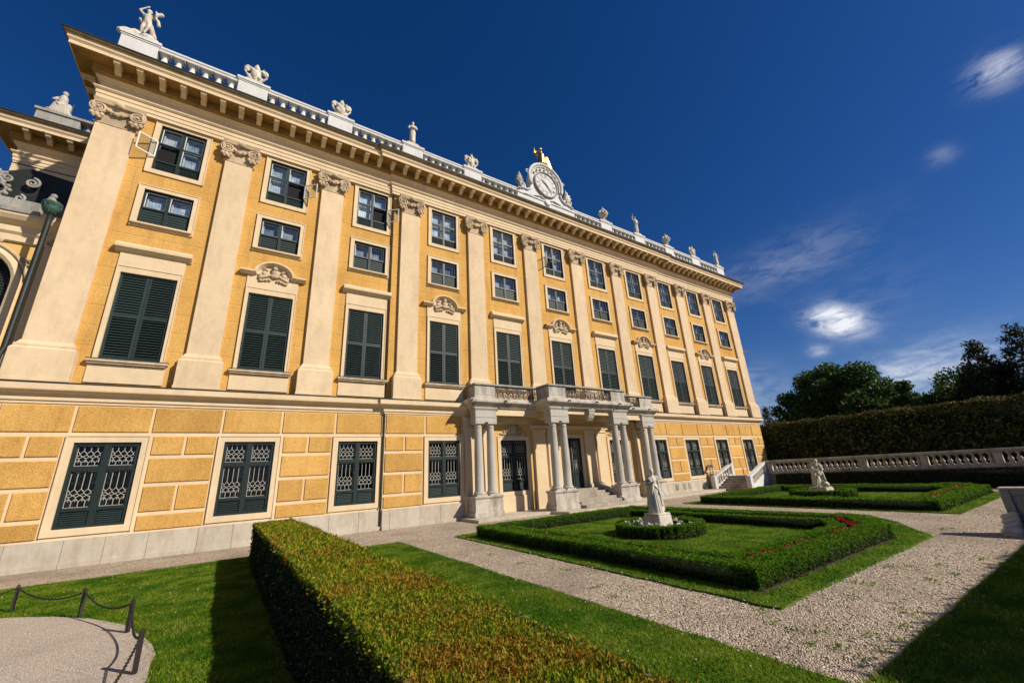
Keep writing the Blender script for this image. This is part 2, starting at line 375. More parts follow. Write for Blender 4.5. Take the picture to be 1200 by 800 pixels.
# ------------------------------------------------------------------ leaves and grass (numpy)
def fastmesh(name, V, F, mats, midx=None, extra=None):
    """V (n,3) float, F (m,3 or 4) int"""
    me = bpy.data.meshes.new(name); k = F.shape[1]
    vv = V; ex_f = []
    if extra: # extra = builder whose faces use the last material
        o = len(V); vv = np.vstack([V, np.array(extra.v)]); ex_f = [[i+o for i in f] for f in extra.f]
    me.vertices.add(len(vv)); me.vertices.foreach_set('co', vv.astype(np.float32).ravel())
    loops = list(F.ravel().tolist()); tot = [k]*len(F)
    for f in ex_f: loops += f; tot.append(len(f))
    st = np.concatenate([[0], np.cumsum(tot)[:-1]]).astype(np.int32)
    me.loops.add(len(loops)); me.loops.foreach_set('vertex_index', loops)
    me.polygons.add(len(tot)); me.polygons.foreach_set('loop_start', st); me.polygons.foreach_set('loop_total', tot)
    mi = np.zeros(len(tot), np.int32)
    if midx is not None: mi[:len(F)] = midx
    if ex_f: mi[len(F):] = len(mats)-1
    me.polygons.foreach_set('material_index', mi)
    for m in mats: me.materials.append(m)
    me.update(calc_edges=True); me.validate(); return me
def leaves(P, Nn, size, spread=.8, aspect=.5, up=0.0):
    """one folded diamond leaf per point; Nn is the local outward direction"""
    n = len(P); d = Nn+RNG.normal(0, spread, (n, 3)); d[:, 2] += up
    d /= np.linalg.norm(d, axis=1, keepdims=True)+1e-9
    a = np.cross(d, RNG.normal(0, 1, (n, 3))); a /= np.linalg.norm(a, axis=1, keepdims=True)+1e-9
    nn = np.cross(d, a)
    L = (size*(.6+.8*RNG.random(n)))[:, None] if np.isscalar(size) else (size*(.6+.8*RNG.random(n)))[:, None]
    W = L*aspect
    b0 = P-d*L*.5; t = P+d*L*.5; l = P+a*W*.5+nn*W*.22; r = P-a*W*.5+nn*W*.22
    V = np.stack([b0, l, t, r], 1).reshape(-1, 3); i = np.arange(n)*4
    F = np.stack([np.stack([i, i+1, i+2], 1), np.stack([i, i+2, i+3], 1)], 1).reshape(-1, 3)
    return V, F
def wob(P, s=1.0, seed=0):
    r = np.random.default_rng(seed); o = np.zeros(len(P))
    for k in range(5):
        w = r.normal(0, 1, 3)*s*(1+k*.7); o += np.sin(P@w+r.random()*7)/(1+k*.6)
    return o/2.5
def box_points(x0, x1, y0, y1, z0, z1, dens, topdens=None, faces='tlrfb'):
    """random points on top and sides of a hedge box"""
    Ps = []; Ns = []
    def add(n, fn, nor): Ps.append(fn(RNG.random((int(n), 2)))); Ns.append(np.tile(nor, (int(n), 1)).astype(float))
    dx, dy, dz = x1-x0, y1-y0, z1-z0; td = topdens or dens
    st = lambda x, y, z: np.stack([x, y, z], 1)
    o = np.ones
    if 't' in faces: add(dx*dy*td, lambda q: st(x0+dx*q[:, 0], y0+dy*q[:, 1], z1*o(len(q))), (0, 0, 1))
    if 'l' in faces: add(dy*dz*dens, lambda q: st(x0*o(len(q)), y0+dy*q[:, 0], z0+dz*q[:, 1]), (-1, 0, 0))
    if 'r' in faces: add(dy*dz*dens, lambda q: st(x1*o(len(q)), y0+dy*q[:, 0], z0+dz*q[:, 1]), (1, 0, 0))
    if 'f' in faces: add(dx*dz*dens, lambda q: st(x0+dx*q[:, 0], y0*o(len(q)), z0+dz*q[:, 1]), (0, -1, 0))
    if 'b' in faces: add(dx*dz*dens, lambda q: st(x0+dx*q[:, 0], y1*o(len(q)), z0+dz*q[:, 1]), (0, 1, 0))
    return np.vstack(Ps), np.vstack(Ns)
def in_poly(x, y, poly):
    c = np.zeros(len(x), bool); j = len(poly)-1
    for i in range(len(poly)):
        xi, yi = poly[i]; xj, yj = poly[j]
        m = ((yi > y) != (yj > y)) & (x < (xj-xi)*(y-yi)/(yj-yi+1e-12)+xi); c ^= m; j = i
    return c
# ------------------------------------------------------------------ ground
WALLY, CY = 0.0, -0.12            # wall planes of the side and centre parts
BAYS = [-21.64, -17.34, -13.04, -8.72, -4.36, 0.0, 4.36, 8.72, 13.04, 17.34, 21.64]
PILS = [-23.85, -19.44, -15.19, -10.88, -6.54, -2.18, 2.18, 6.54, 10.88, 15.19, 19.44, 23.85]
XW = 24.52
def base_y(x): return CY if abs(x) < 11.85 else WALLY

b = MB(); nx = 48
xs = [-1500, -300, -80]+list(np.linspace(-40, 40, 41))+[80, 300, 1500]; ys = [-1500, -300, -80]+list(np.linspace(-40, 20, 31))+[80, 300, 1500]
for j in range(len(ys)):
    for i in range(len(xs)): b.v.append((float(xs[i]), float(ys[j]), 0.0))
for j in range(len(ys)-1):
    for i in range(len(xs)-1):
        k = j*len(xs)+i; b.f.append((k, k+1, k+1+len(xs), k+len(xs)))
tag(b.obj('ground', M['gravel']), kind='structure')

def wavy(poly, step=.25, amp=.035, seed=0):
    amp = amp*.45
    out = []; r = np.random.default_rng(seed)
    for i in range(len(poly)):
        a = np.array(poly[i]); c = np.array(poly[(i+1) % len(poly)]); L = np.linalg.norm(c-a); n = max(1, int(L/step))
        for k in range(n):
            p = a+(c-a)*k/n+r.normal(0, amp, 2); out.append((float(p[0]), float(p[1])))
    return out
def fill(name, poly, z, mat, kind='structure', thick=.03, parent=None):
    bm = bmesh.new(); vs = [bm.verts.new((x, y, z)) for x, y in poly]; f = bm.faces.new(vs)
    e = bmesh.ops.extrude_face_region(bm, geom=[f]); 
    for v in [g for g in e['geom'] if isinstance(g, bmesh.types.BMVert)]: v.co.z -= thick+.02
    bmesh.ops.recalc_face_normals(bm, faces=bm.faces); bmesh.ops.triangulate(bm, faces=bm.faces)
    me = bpy.data.meshes.new(name); bm.to_mesh(me); bm.free(); me.materials.append(mat)
    o = place(name, me, parent); 
    if kind: o['kind'] = kind
    return o

def circ(cx, cy, r, n=64, a0=0, a1=2*PI): return [(cx+r*math.cos(a0+(a1-a0)*i/n), cy+r*math.sin(a0+(a1-a0)*i/n)) for i in range(n)]
CIRC = (-25.15, -13.0, 6.85)
lawn_left = [(-45, -3.46), (-45, -40), (-16.5, -40), (-16.5, -3.46)]
lawn_mid = [(-16.2, -4.45), (-16.2, -18.15), (-12.5, -18.15), (-12.5, -4.75)]
lawn_right = [(-40, -18.2), (-40, -40), (25, -40), (25, -18.2)]
border_a = [(-10.75, -16.65), (-2.55, -16.62), (-.1, -15.3), (1.6, -14.0), (1.6, -5.2), (-10.55, -5.1)]
border_b = [(3.1, -16.15), (12.7, -16.1), (14.6, -14.8), (14.6, -4.6), (3.6, -5.0)]
def ring(center, r, n=40): return circ(center[0], center[1], r, n)
LAWNS = []
for i, (nm, pl) in enumerate((('lawn_beside_hedge', lawn_left), ('lawn_strip', lawn_mid), ('shaded_lawn', lawn_right), ('parterre_turf', border_a), ('far_parterre_turf', border_b))):
    pw = wavy(pl, .3, .03, i); LAWNS.append(pw)
    fill(nm, pw, .03 if nm != 'shaded_lawn' else .034, M['turf'])
fill('sand_circle', wavy(circ(*CIRC, 90), .4, .045, 9), .046, M['sand'], thick=.012)

def grass(name, poly, dens, h, w, hole=None, bounds=None, zb=.03, near=None):
    P = np.array(poly); x0, y0 = P.min(0); x1, y1 = P.max(0)
    if bounds: x0, x1, y0, y1 = max(x0, bounds[0]), min(x1, bounds[1]), max(y0, bounds[2]), min(y1, bounds[3])
    n = int((x1-x0)*(y1-y0)*dens); x = x0+(x1-x0)*RNG.random(n); y = y0+(y1-y0)*RNG.random(n)
    k = in_poly(x, y, poly)
    if hole is not None: k &= ~hole(x, y)
    x, y = x[k], y[k]; n = len(x)
    cl = wob(np.stack([x, y, x*0], 1), 1.3, 5)
    H = h*(.5+.8*RNG.random(n))*(1+.25*cl); a = RNG.random(n)*2*PI; lean = RNG.normal(0, .55, (n, 2))*H[:, None]
    ww = w*(.6+.8*RNG.random(n)); dx, dy = np.cos(a)*ww/2, np.sin(a)*ww/2; z = np.full(n, zb)
    V = np.stack([np.stack([x-dx, y-dy, z], 1), np.stack([x+dx, y+dy, z], 1), np.stack([x+lean[:, 0], y+lean[:, 1], z+H], 1)], 1).reshape(-1, 3)
    i = np.arange(n)*3; F = np.stack([i, i+1, i+2], 1)
    o = place(name, fastmesh(name, V, F, [M['blade']])); o['kind'] = 'stuff'; return o
incirc = lambda x, y: (x-CIRC[0])**2+(y-CIRC[1])**2 < (CIRC[2]+RNG.normal(0, .05, len(x)))**2
grass('grass_blades', LAWNS[0], 2600, .040, .014, incirc, (-26, -17.0, -15, 0))
grass('grass_blades', LAWNS[1], 2600, .034, .014, None)
grass('grass_blades', LAWNS[2], 1200, .05, .018, None, (-16, 3, -21.5, 0))
grass('grass_blades', LAWNS[3], 900, .034, .020, None)
grass('grass_blades', LAWNS[4], 500, .036, .026, None)

# loose stones on the path and kicked onto the turf edge, daisies in the lawns
def bits(name, P, r, mats, flat=.6):
    n = len(P); base = np.array([(1, 0, 0), (0, 1, 0), (-1, 0, 0), (0, -1, 0), (.1, .1, 1), (0, 0, -.6)], float); R = (r*(.5+RNG.random(n)))[:, None, None]
    a = RNG.random(n)*2*PI; ca, sa = np.cos(a), np.sin(a); st = .6+.8*RNG.random((n, 1)); B = np.tile(base, (n, 1, 1)); B[:, :, 0] *= st; B[:, :, 2] *= flat
    X = B[:, :, 0]*ca[:, None]-B[:, :, 1]*sa[:, None]; Y = B[:, :, 0]*sa[:, None]+B[:, :, 1]*ca[:, None]; V = np.stack([X, Y, B[:, :, 2]], 2)*R+P[:, None, :]
    f = np.array([(0, 1, 4), (1, 2, 4), (2, 3, 4), (3, 0, 4), (1, 0, 5), (2, 1, 5), (3, 2, 5), (0, 3, 5)]); F = (f[None]+np.arange(n)[:, None, None]*6).reshape(-1, 3)
    o = place(name, fastmesh(name, V.reshape(-1, 3), F, mats)); o['kind'] = 'stuff'; return o
M['pebble'] = leafmat('loose_pebbles', [(0, (.22, .18, .14)), (.5, (.50, .44, .36)), (1, (.80, .74, .66))], .9, 0)
n = 26000; x = RNG.uniform(-16, 6, n); y = RNG.uniform(-18.4, -2.2, n); k = np.ones(n, bool)
for q in (LAWNS[1], LAWNS[3], LAWNS[4]): k &= ~in_poly(x, y, q)
dd = np.hypot(x-CAM[0], y-CAM[1]); k &= RNG.random(n) < np.clip(9/dd, 0, 1); bits('loose_stones', np.stack([x[k], y[k], np.full(k.sum(), .006)], 1), .016, [M['pebble']])
ed = []
for q in (LAWNS[1], LAWNS[3], LAWNS[2]):
    for i in range(len(q)):
        for _ in range(3): ed.append((q[i][0]+RNG.normal(0, .07), q[i][1]+RNG.normal(0, .07), .036))
ed = np.array(ed); ed = ed[(ed[:, 0] > -17) & (ed[:, 0] < 4) & (ed[:, 1] > -19)]; bits('loose_stones', ed, .015, [M['pebble']])
da = [(RNG.uniform(-24, -17.6), RNG.uniform(-10, -3.7), .07) for _ in range(70)]+[(RNG.uniform(-15.9, -12.6), RNG.uniform(-17.5, -5), .065) for _ in range(60)]
da = np.array([d_ for d_ in da if (d_[0]-CIRC[0])**2+(d_[1]-CIRC[1])**2 > 52]); bits('daisies', da, .013, [M['white_petal']])
# weeds in the gravel
wp = []
for q in [(700, 688), (663, 668), (1003, 683), (1018, 685), (1100, 662), (1118, 673), (1090, 680), (870, 640), (960, 740), (1055, 716), (1058, 735), (1012, 775), (905, 730), (930, 738), (720, 700), (1130, 625), (1105, 620), (1115, 619), (1060, 750), (1020, 745), (890, 715), (640, 690), (610, 660), (575, 650), (1150, 655), (1080, 722), (1000, 700), (1035, 760), (985, 760), (948, 755), (1065, 663), (1046, 664)]:
    d = skydir(*q); t = -CAM[2]/d[2]; wp.append((CAM+d*t)[:2])
P = []; 
for w_ in wp:
    n = 30; P.append(np.column_stack([RNG.normal(w_[0], .075, n), RNG.normal(w_[1], .06, n), np.abs(RNG.normal(.015, .012, n))]))
P = np.vstack(P); V, F = leaves(P, np.tile((0, 0, 1.), (len(P), 1)), .04, .9, .4)
place('gravel_weeds', fastmesh('gravel_weeds', V, F, [M['blade']]))['kind'] = 'stuff'

# ------------------------------------------------------------------ palace
palace = thing('palace', 'long yellow baroque palace front with cream pilasters, green shutters and roof balustrade', 'palace', (0, 0, 0))
ZB = 6.0   # top of string course
def wall_grid(mb, y, x0, x1, z0, z1, holes, depth=.3):
    xs = sorted({x0, x1} | {h[0] for h in holes} | {h[1] for h in holes}); zs = sorted({z0, z1} | {h[2] for h in holes} | {h[3] for h in holes})
    xs = [x for x in xs if x0 <= x <= x1]; zs = [z for z in zs if z0 <= z <= z1]
    for i in range(len(xs)-1):
        for j in range(len(zs)-1):
            cx, cz = (xs[i]+xs[i+1])/2, (zs[j]+zs[j+1])/2
            if any(h[0] < cx < h[1] and h[2] < cz < h[3] for h in holes): continue
            mb.add([(xs[i], y, zs[j]), (xs[i+1], y, zs[j]), (xs[i+1], y, zs[j+1]), (xs[i], y, zs[j+1])], [(0, 1, 2, 3)])
    for a, b_, c, d in holes:
        if a < x0 or b_ > x1: continue
        mb.add([(a, y, c), (a, y, d), (a, y+depth, d), (a, y+depth, c)], [(0, 1, 2, 3)]).add([(b_, y, c), (b_, y, d), (b_, y+depth, d), (b_, y+depth, c)], [(0, 3, 2, 1)])
        mb.add([(a, y, d), (b_, y, d), (b_, y+depth, d), (a, y+depth, d)], [(0, 1, 2, 3)]).add([(a, y, c), (b_, y, c), (b_, y+depth, c), (a, y+depth, c)], [(0, 3, 2, 1)])
HU = [(x-.83, x+.83, 15.60, 17.98) for x in BAYS]; HS = [(x-.84, x+.84, 12.91, 14.54) for x in BAYS]
HM = [(x-.89, x+.89, 7.01, 10.60) for x in BAYS]; HG = [(x-.89, x+.89, 1.19, 4.00) for x in BAYS if x != 0]+[(-.83, .83, 1.05, 4.1)]
up = MB(); lo = MB()
SECT = [(-XW, -11.85, WALLY), (-11.85, 11.85, CY), (11.85, XW, WALLY)]
for a, c, y in SECT:
    ins = lambda H: [h for h in H if a < (h[0]+h[1])/2 < c]
    wall_grid(up, y, a, c, ZB-.1, 18.2, ins(HU)+ins(HS)+ins(HM)); wall_grid(lo, y, a, c, 0, ZB-.1, ins(HG))
for s in (-1, 1):
    for mb, z0, z1 in ((up, ZB-.1, 20.3), (lo, 0, ZB-.1)):
        mb.add([(s*11.85, CY, z0), (s*11.85, WALLY, z0), (s*11.85, WALLY, z1), (s*11.85, CY, z1)], [(0, 1, 2, 3)])
        mb.add([(s*XW, 0, z0), (s*XW, 16, z0), (s*XW, 16, z1), (s*XW, 0, z1)], [(0, 1, 2, 3)])
up.box(-XW, XW, 15.9, 16.1, 0, 20.3)
up.obj('upper_wall', M['yellow_courses'], palace); lo.obj('ground_floor_wall', M['cream'], palace)
MB().box(-XW+.05, XW-.05, 1.3, 15.8, .0, 20.2).obj('unlit_room_block', M['dark'], palace)  # black block stands in for the darkness of the rooms

# rustication
rb = MB(); edges = []
rows = [(1.52, 2.42, 2), (2.50, 3.40, 1), (3.48, 4.20, 2), (.90, 1.44, 1)]
def rblock(x0, x1, z0, z1, y):
    g = .036; rb.frust(0, 0, 0, 0, 0, 0, 0, 0, 0, 0) if False else None
    a0, a1, b0, b1 = x0+g, x1-g, z0+g*.6, z1-g*.6; d = .045
    vs = [(a0, y, b0), (a1, y, b0), (a1, y, b1), (a0, y, b1), (a0+.025, y-d, b0+.025), (a1-.025, y-d, b0+.025), (a1-.025, y-d, b1-.025), (a0+.025, y-d, b1-.025)]
    rb.add(vs, [(4, 5, 6, 7), (0, 1, 5, 4), (1, 2, 6, 5), (2, 3, 7, 6), (3, 0, 4, 7)])
PORT = 7.62
def spans(z):
    out = []
    for i in range(12):
        a = BAYS[i-1]+1.15 if i > 0 else -XW; c = BAYS[i]-1.15 if i < 11 else XW
        out.append((a, c))
    return out
def clip(a, c):
    """cut a span at the breaks and keep it outside the portico"""
    cuts = [-XW, -11.85, -PORT, PORT, 11.85, XW]; res = []
    for i in range(5):
        if i == 2: continue
        l, r = max(a, cuts[i]), min(c, cuts[i+1])
        if r-l > .12: res.append((l, r))
    return res
for a, c in spans(0):
    for z0, z1, n in rows:
        for l, r in clip(a, c):
            k = n if r-l > 1.2 else 1
            for q in range(k): rblock(l+(r-l)*q/k, l+(r-l)*(q+1)/k, z0, z1, base_y((l+r)/2))
xs = [-XW]+[x+s*1.06 for x in BAYS for s in (-1, 1)]+[XW]
for i in range(len(xs)-1):
    for l, r in clip(xs[i], xs[i+1]): rblock(l, r, 4.30, 5.26, base_y((l+r)/2))
RBS = [[0, []], [0, []]]
for sgn in (-1, 1):
    mb = MB()
    for q in range(0, len(rb.v), 8):
        if (rb.v[q][0] < 0) == (sgn < 0): mb.add(rb.v[q:q+8], [(4, 5, 6, 7), (0, 1, 5, 4), (1, 2, 6, 5), (2, 3, 7, 6), (3, 0, 4, 7)])
    mb.obj('rusticated_stucco', M['yellow'], palace)

# stone plinth made of slabs with open joints
pls = [MB(), MB()]; x = -XW-.04; r_ = random.Random(3)
while x < XW:
    w_ = r_.uniform(1.0, 1.5); x2 = min(x+w_, XW+.04)
    for l, rr in clip(x, x2) or []:
        y = base_y((l+rr)/2); pl = pls[l > 0]
        pl.box(l+.004, rr-.004, y-.075-r_.random()*.006, y+.1, .0, .86+r_.random()*.006)
        pl.box(l+.004, rr-.004, y-.13, y-.077, 0, .17)
    x = x2
for pl in pls: pl.obj('stone_plinth', M['plinth'], palace, bevel=.008)
vt = MB()
for vx in (9.95, 10.9, 11.5): vt.box(vx-.17, vx+.17, CY-.10, CY-.07, .32, .72)
for k in range(7): vt.box(9.79, 10.11, CY-.115, CY-.10, .34+k*.055, .36+k*.055)
vt.obj('cellar_vent', M['grey'], palace)

# string course and entablature follow the breaks
def plan(o): return [(-XW-o, 9.0), (-XW-o, WALLY-o), (-11.88-o, WALLY-o), (-11.88-o, CY-o), (11.88+o, CY-o), (11.88+o, WALLY-o), (XW+o, WALLY-o), (XW+o, 16.0)]
sp = [(-.02, 5.28), (.04, 5.29), (.04, 5.38), (.09, 5.395), (.09, 5.56), (.15, 5.575), (.16, 5.62), (.24, 5.645), (.27, 5.69), (.33, 5.71), (.34, 5.74), (.34, 5.965), (-.02, 6.0)]
MB().sweep(sp, plan(0)).obj('string_course', M['cream'], palace)
MB().sweep([(-.02, 6.004), (.352, 5.968), (.352, 5.945), (.362, 5.945), (.362, 5.98), (-.02, 6.02)], plan(0)).obj('string_course_flashing', M['lead'], palace)
EP = .16   # entablature stands over the pilaster faces
ep = [(-.3, 18.14), (0, 18.14), (0, 18.30), (.03, 18.31), (.03, 18.50), (.06, 18.51), (.06, 18.68), (.10, 18.70), (.15, 18.76), (.15, 18.81), (0.0, 18.84), (0.0, 19.18),
      (.05, 19.20), (.10, 19.27), (.18, 19.31), (.18, 19.345)]
MB().sweep(ep, plan(EP)).obj('entablature', M['cream'], palace)
cp = [(.10, 19.35), (.18, 19.35), (.28, 19.41), (.30, 19.41), (.30, 19.76)]
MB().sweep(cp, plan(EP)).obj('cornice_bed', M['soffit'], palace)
cr = [(.885, 19.80), (.885, 19.75), (.925, 19.75), (.925, 19.93), (.95, 19.935), (.95, 19.975), (.98, 19.98), (1.0, 20.02), (1.0, 20.07), (.5, 20.08)]
cyma_p = [(.5, 20.075), (1.0, 20.073), (1.01, 20.10), (1.07, 20.19), (1.12, 20.21), (1.13, 20.30), (0, 20.42)]
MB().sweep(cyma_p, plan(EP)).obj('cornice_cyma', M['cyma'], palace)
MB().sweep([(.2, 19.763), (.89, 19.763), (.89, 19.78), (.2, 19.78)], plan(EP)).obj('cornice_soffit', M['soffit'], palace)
cor = MB().sweep(cr, plan(EP)).obj('cornice', M['cream'], palace)
MB().sweep([(0, 20.43), (1.145, 20.305), (1.145, 20.255), (1.16, 20.255), (1.16, 20.325), (0, 20.45)], plan(EP)).obj('cornice_flashing', M['lead'], palace)
md = MB().yz([(-.31, 19.755), (-.84, 19.755), (-.84, 19.64), (-.80, 19.61), (-.74, 19.60), (-.67, 19.63), (-.58, 19.60), (-.50, 19.52), (-.42, 19.46), (-.31, 19.44)], -.10, .10)
md.box(-.125, .125, -.87, -.31, 19.70, 19.758)
mme = md.mesh('modillion', M['cream'])
k = 0
for a, c, y in SECT:
    L = c-a; n = round(L/.745)
    for i in range(n):
        x = a+(i+.5)*L/n; place('modillion', mme, cor, (x, y-EP, 0)); k += 1
for i in range(10): place('modillion', mme, cor, (-XW-EP, .55+i*.78, 0), rot=-PI/2)

# ---------------- pilasters
def capital(hw):
    c = MB()
    c.box(-hw-.04, hw+.04, -.03, .1, 17.02, 17.07).box(-hw-.07, hw+.07, -.06, .1, 17.07, 17.12)
    c.frust(-hw, hw, -.02, .1, 17.12, -hw-.05, hw+.05, -.12, .1, 17.95)
    c.frust(-hw-.16, hw+.16, -.22, .1, 17.96, -hw-.20, hw+.20, -.27, .1, 18.13)
    for s in (-1, 1):
        cx = s*(hw-.02)
        c.spiral((cx, -.20, 17.70), .30, .04, 2.4, .055, a0=PI/2, sgn=-s, tn=6)
        c.lathe([(.0, -.04), (.27, -.03), (.27, .03), (0, .04)], (0, 0, 0), 14)
        q = len(c.v)-4*14
        for i in range(q, len(c.v)):
            v = c.v[i]; c.v[i] = (cx+v[0], -.15+v[2], 17.70+v[1])
        c.ball((cx, -.24, 17.70), .05, 8, 5)
        c.spiral((s*(hw+.16), -.05, 17.72), .24, .05, 1.6, .05, ax='yz', a0=PI/2, sgn=1)
        for i, (ox, oz, r) in enumerate([(-.16, -.33, .085), (0, -.37, .10), (.16, -.34, .085), (-.08, -.45, .06), (.09, -.46, .06)]): c.ball((cx+ox, -.19, 17.70+oz), (r, r*.8, r*1.15), 8, 6)
    # garland and central flower
    for i in range(11):
        t = i/10; x = (-1+2*t)*(hw-.25); c.ball((x, -.17, 17.72-.14*(1-abs(2*t-1))**.7), .065+.02*math.sin(i*2), 8, 5)
    c.ball((0, -.24, 18.04), (.15, .09, .13), 9, 6)
    for i in range(5): a = PI*(i+.5)/5; c.ball((.15*math.cos(a), -.20, 18.02+.14*math.sin(a)), .06, 7, 5)
    return c
capme = capital(.55).mesh('capital', M['cream_dirty'], True); capme2 = capital(.63).mesh('capital', M['cream_dirty'], True)
try: capme.set_sharp_from_angle(angle=rad(35)); capme2.set_sharp_from_angle(angle=rad(35))
except Exception: pass
def pilaster_mesh(hw):
    p = MB(); y = -.16
    p.box(-hw-.19, hw+.19, y-.17, .02, 6.0, 7.12); p.box(-hw-.21, hw+.21, y-.19, .02, 5.99, 6.10)
    p.frust(-hw-.19, hw+.19, y-.17, .02, 7.12, -hw-.12, hw+.12, y-.10, .02, 7.22)
    p.box(-hw-.13, hw+.13, y-.11, .02, 7.22, 7.30); p.frust(-hw-.09, hw+.09, y-.08, .02, 7.30, -hw-.02, hw+.02, y-.02, .02, 7.44)
    p.box(-hw, hw, y, .02, 7.44, 17.05); return p
def pilbase(hw):
    p = MB(); y = -.16
    p.box(-hw-.19, hw+.19, y-.17, .02, 6.03, 7.10); p.box(-hw-.205, hw+.205, y-.185, .02, 6.022, 6.12); return p
pm = pilaster_mesh(.55).mesh('pilaster', M['cream_pil']); pm2 = pilaster_mesh(.63).mesh('pilaster', M['cream_pil'])
pb1 = MB(); 
for i, x in enumerate(PILS):
    e = i in (0, 11); y = base_y(x)
    o = place('pilaster', pm2 if e else pm, palace, (x, y, 0), .006)
    place('capital', capme2 if e else capme, o, (0, -.12, 0))

# ---------------- windows
def surround(hw, z0, z1, fw, yo, top=None, bot=None, proud=.06):
    m = MB(); t = fw if top is None else top; bt = fw if bot is None else bot
    m.box(-hw-fw, -hw, -proud, yo, z0-bt, z1+t).box(hw, hw+fw, -proud, yo, z0-bt, z1+t)
    if t: m.box(-hw, hw, -proud, yo, z1, z1+t)
    if bt: m.box(-hw, hw, -proud, yo, z0-bt, z0)
    # thin raised outer lip
    l = .035
    m.box(-hw-fw-.001, -hw-fw+l, -proud-.025, -proud+.01, z0-bt, z1+t).box(hw+fw-l, hw+fw+.001, -proud-.025, -proud+.01, z0-bt, z1+t)
    if t: m.box(-hw-fw, hw+fw, -proud-.024, -proud+.01, z1+t-l, z1+t+.001)
    return m
def frame_bars(m, x0, x1, z0, z1, t, y0, y1):
    m.box(x0, x0+t, y0, y1, z0, z1).box(x1-t, x1, y0, y1, z0, z1).box(x0+t, x1-t, y0, y1, z1-t, z1).box(x0+t, x1-t, y0, y1, z0, z0+t)
def pane_window(name, hw, z0, z1, panel, rows, depth):
    """surround > joinery, lower_panel, inner_casement, pane, curtain"""
    srd = surround(hw, z0, z1, .20, .06, top=.14 if rows == 2 else .20)
    if rows == 1:
        srd.box(-hw-.16, hw+.16, -.17, .05, z0-.10, z0-.035)
    o = srd.obj(name, M['cream'], palace)
    j = MB(); y = depth; zc = z0+panel
    frame_bars(j, -hw, hw, z0, z1, .07, y-.05, y+.05); j.box(-.055, .055, y-.065, y+.05, z0, z1)
    j.box(-hw, hw, y-.06, y+.05, zc-.05, zc+.03)
    if rows == 2: j.box(-hw, hw, y-.055, y+.05, (zc+z1)/2-.035, (zc+z1)/2+.035)
    j.obj('joinery', M['green'], o)
    p = MB()
    for s in (-1, 1):
        a, c = sorted((s*.055, s*(hw-.07))); p.box(a, c, y-.005, y+.03, z0+.07, zc-.05); n = 5
        for k in range(n): 
            zz = z0+.10+k*(panel-.18)/n; p.add([(a+.04, y-.03, zz), (c-.04, y-.03, zz), (c-.04, y-.005, zz+.05), (a+.04, y-.005, zz+.05), (a+.04, y-.002, zz-.01), (c-.04, y-.002, zz-.01)], [(0, 1, 2, 3), (0, 4, 5, 1)])
    p.obj('lower_panel', M['green_slat'], o)
    ic = MB(); zr = [(zc+.03, z1-.07)] if rows == 1 else [(zc+.03, (zc+z1)/2-.035), ((zc+z1)/2+.035, z1-.07)]
    for s in (-1, 1):
        for a_, c_ in zr:
            l, r = sorted((s*.055, s*(hw-.07))); frame_bars(ic, l, r, a_, c_, .028, y-.02, y+.02); frame_bars(ic, l+.03, r-.03, a_+.03, c_-.03, .06, y+.17, y+.20)
    ic.obj('inner_casement', M['casement'], o)
    MB().add([(-hw+.02, y, zc), (hw-.02, y, zc), (hw-.02, y, z1-.02), (-hw+.02, y, z1-.02)], [(0, 1, 2, 3)]).obj('pane', M['glass'], o)
    cu = MB(); n = 36
    for s in (-1, 1):
        l, r = sorted((s*.02, s*(hw))); 
        for k in range(n):
            x0_, x1_ = l+(r-l)*k/n, l+(r-l)*(k+1)/n; d0, d1 = .006*math.sin(k*1.3), .006*math.sin((k+1)*1.3)
            cu.add([(x0_, y+.235+d0, zc), (x1_, y+.235+d1, zc), (x1_, y+.235+d1, z1), (x0_, y+.235+d0, z1)], [(0, 1, 2, 3)])
    cu.obj('curtain', M['curtain'], o, smooth=False)
    return o
def shutter_leaf(x0, x1, z0, z1):
    m = MB(); t = .085; frame_bars(m, x0, x1, z0, z1, t, -.03, .03); zm = (z0+z1)/2-.02
    m.box(x0+t, x1-t, -.03, .03, zm-.06, zm+.06)
    for za, zb, open_ in ((z0+t, zm-.06, True), (zm+.06, z1-t, False)):
        n = 15
        for k in range(n):
            zz = za+(k+.5)*(zb-za)/n; h = .030 if open_ else .043; d = .030
            m.add([(x0+t, -d, zz-h), (x1-t, -d, zz-h), (x1-t, d*.7, zz+h), (x0+t, d*.7, zz+h), (x0+t, -d+.012, zz-h-.004), (x1-t, -d+.012, zz-h-.004), (x1-t, d*.7+.012, zz+h-.004), (x0+t, d*.7+.012, zz+h-.004)],
                  [(0, 1, 2, 3), (7, 6, 5, 4), (0, 4, 5, 1), (3, 2, 6, 7)])
    return m
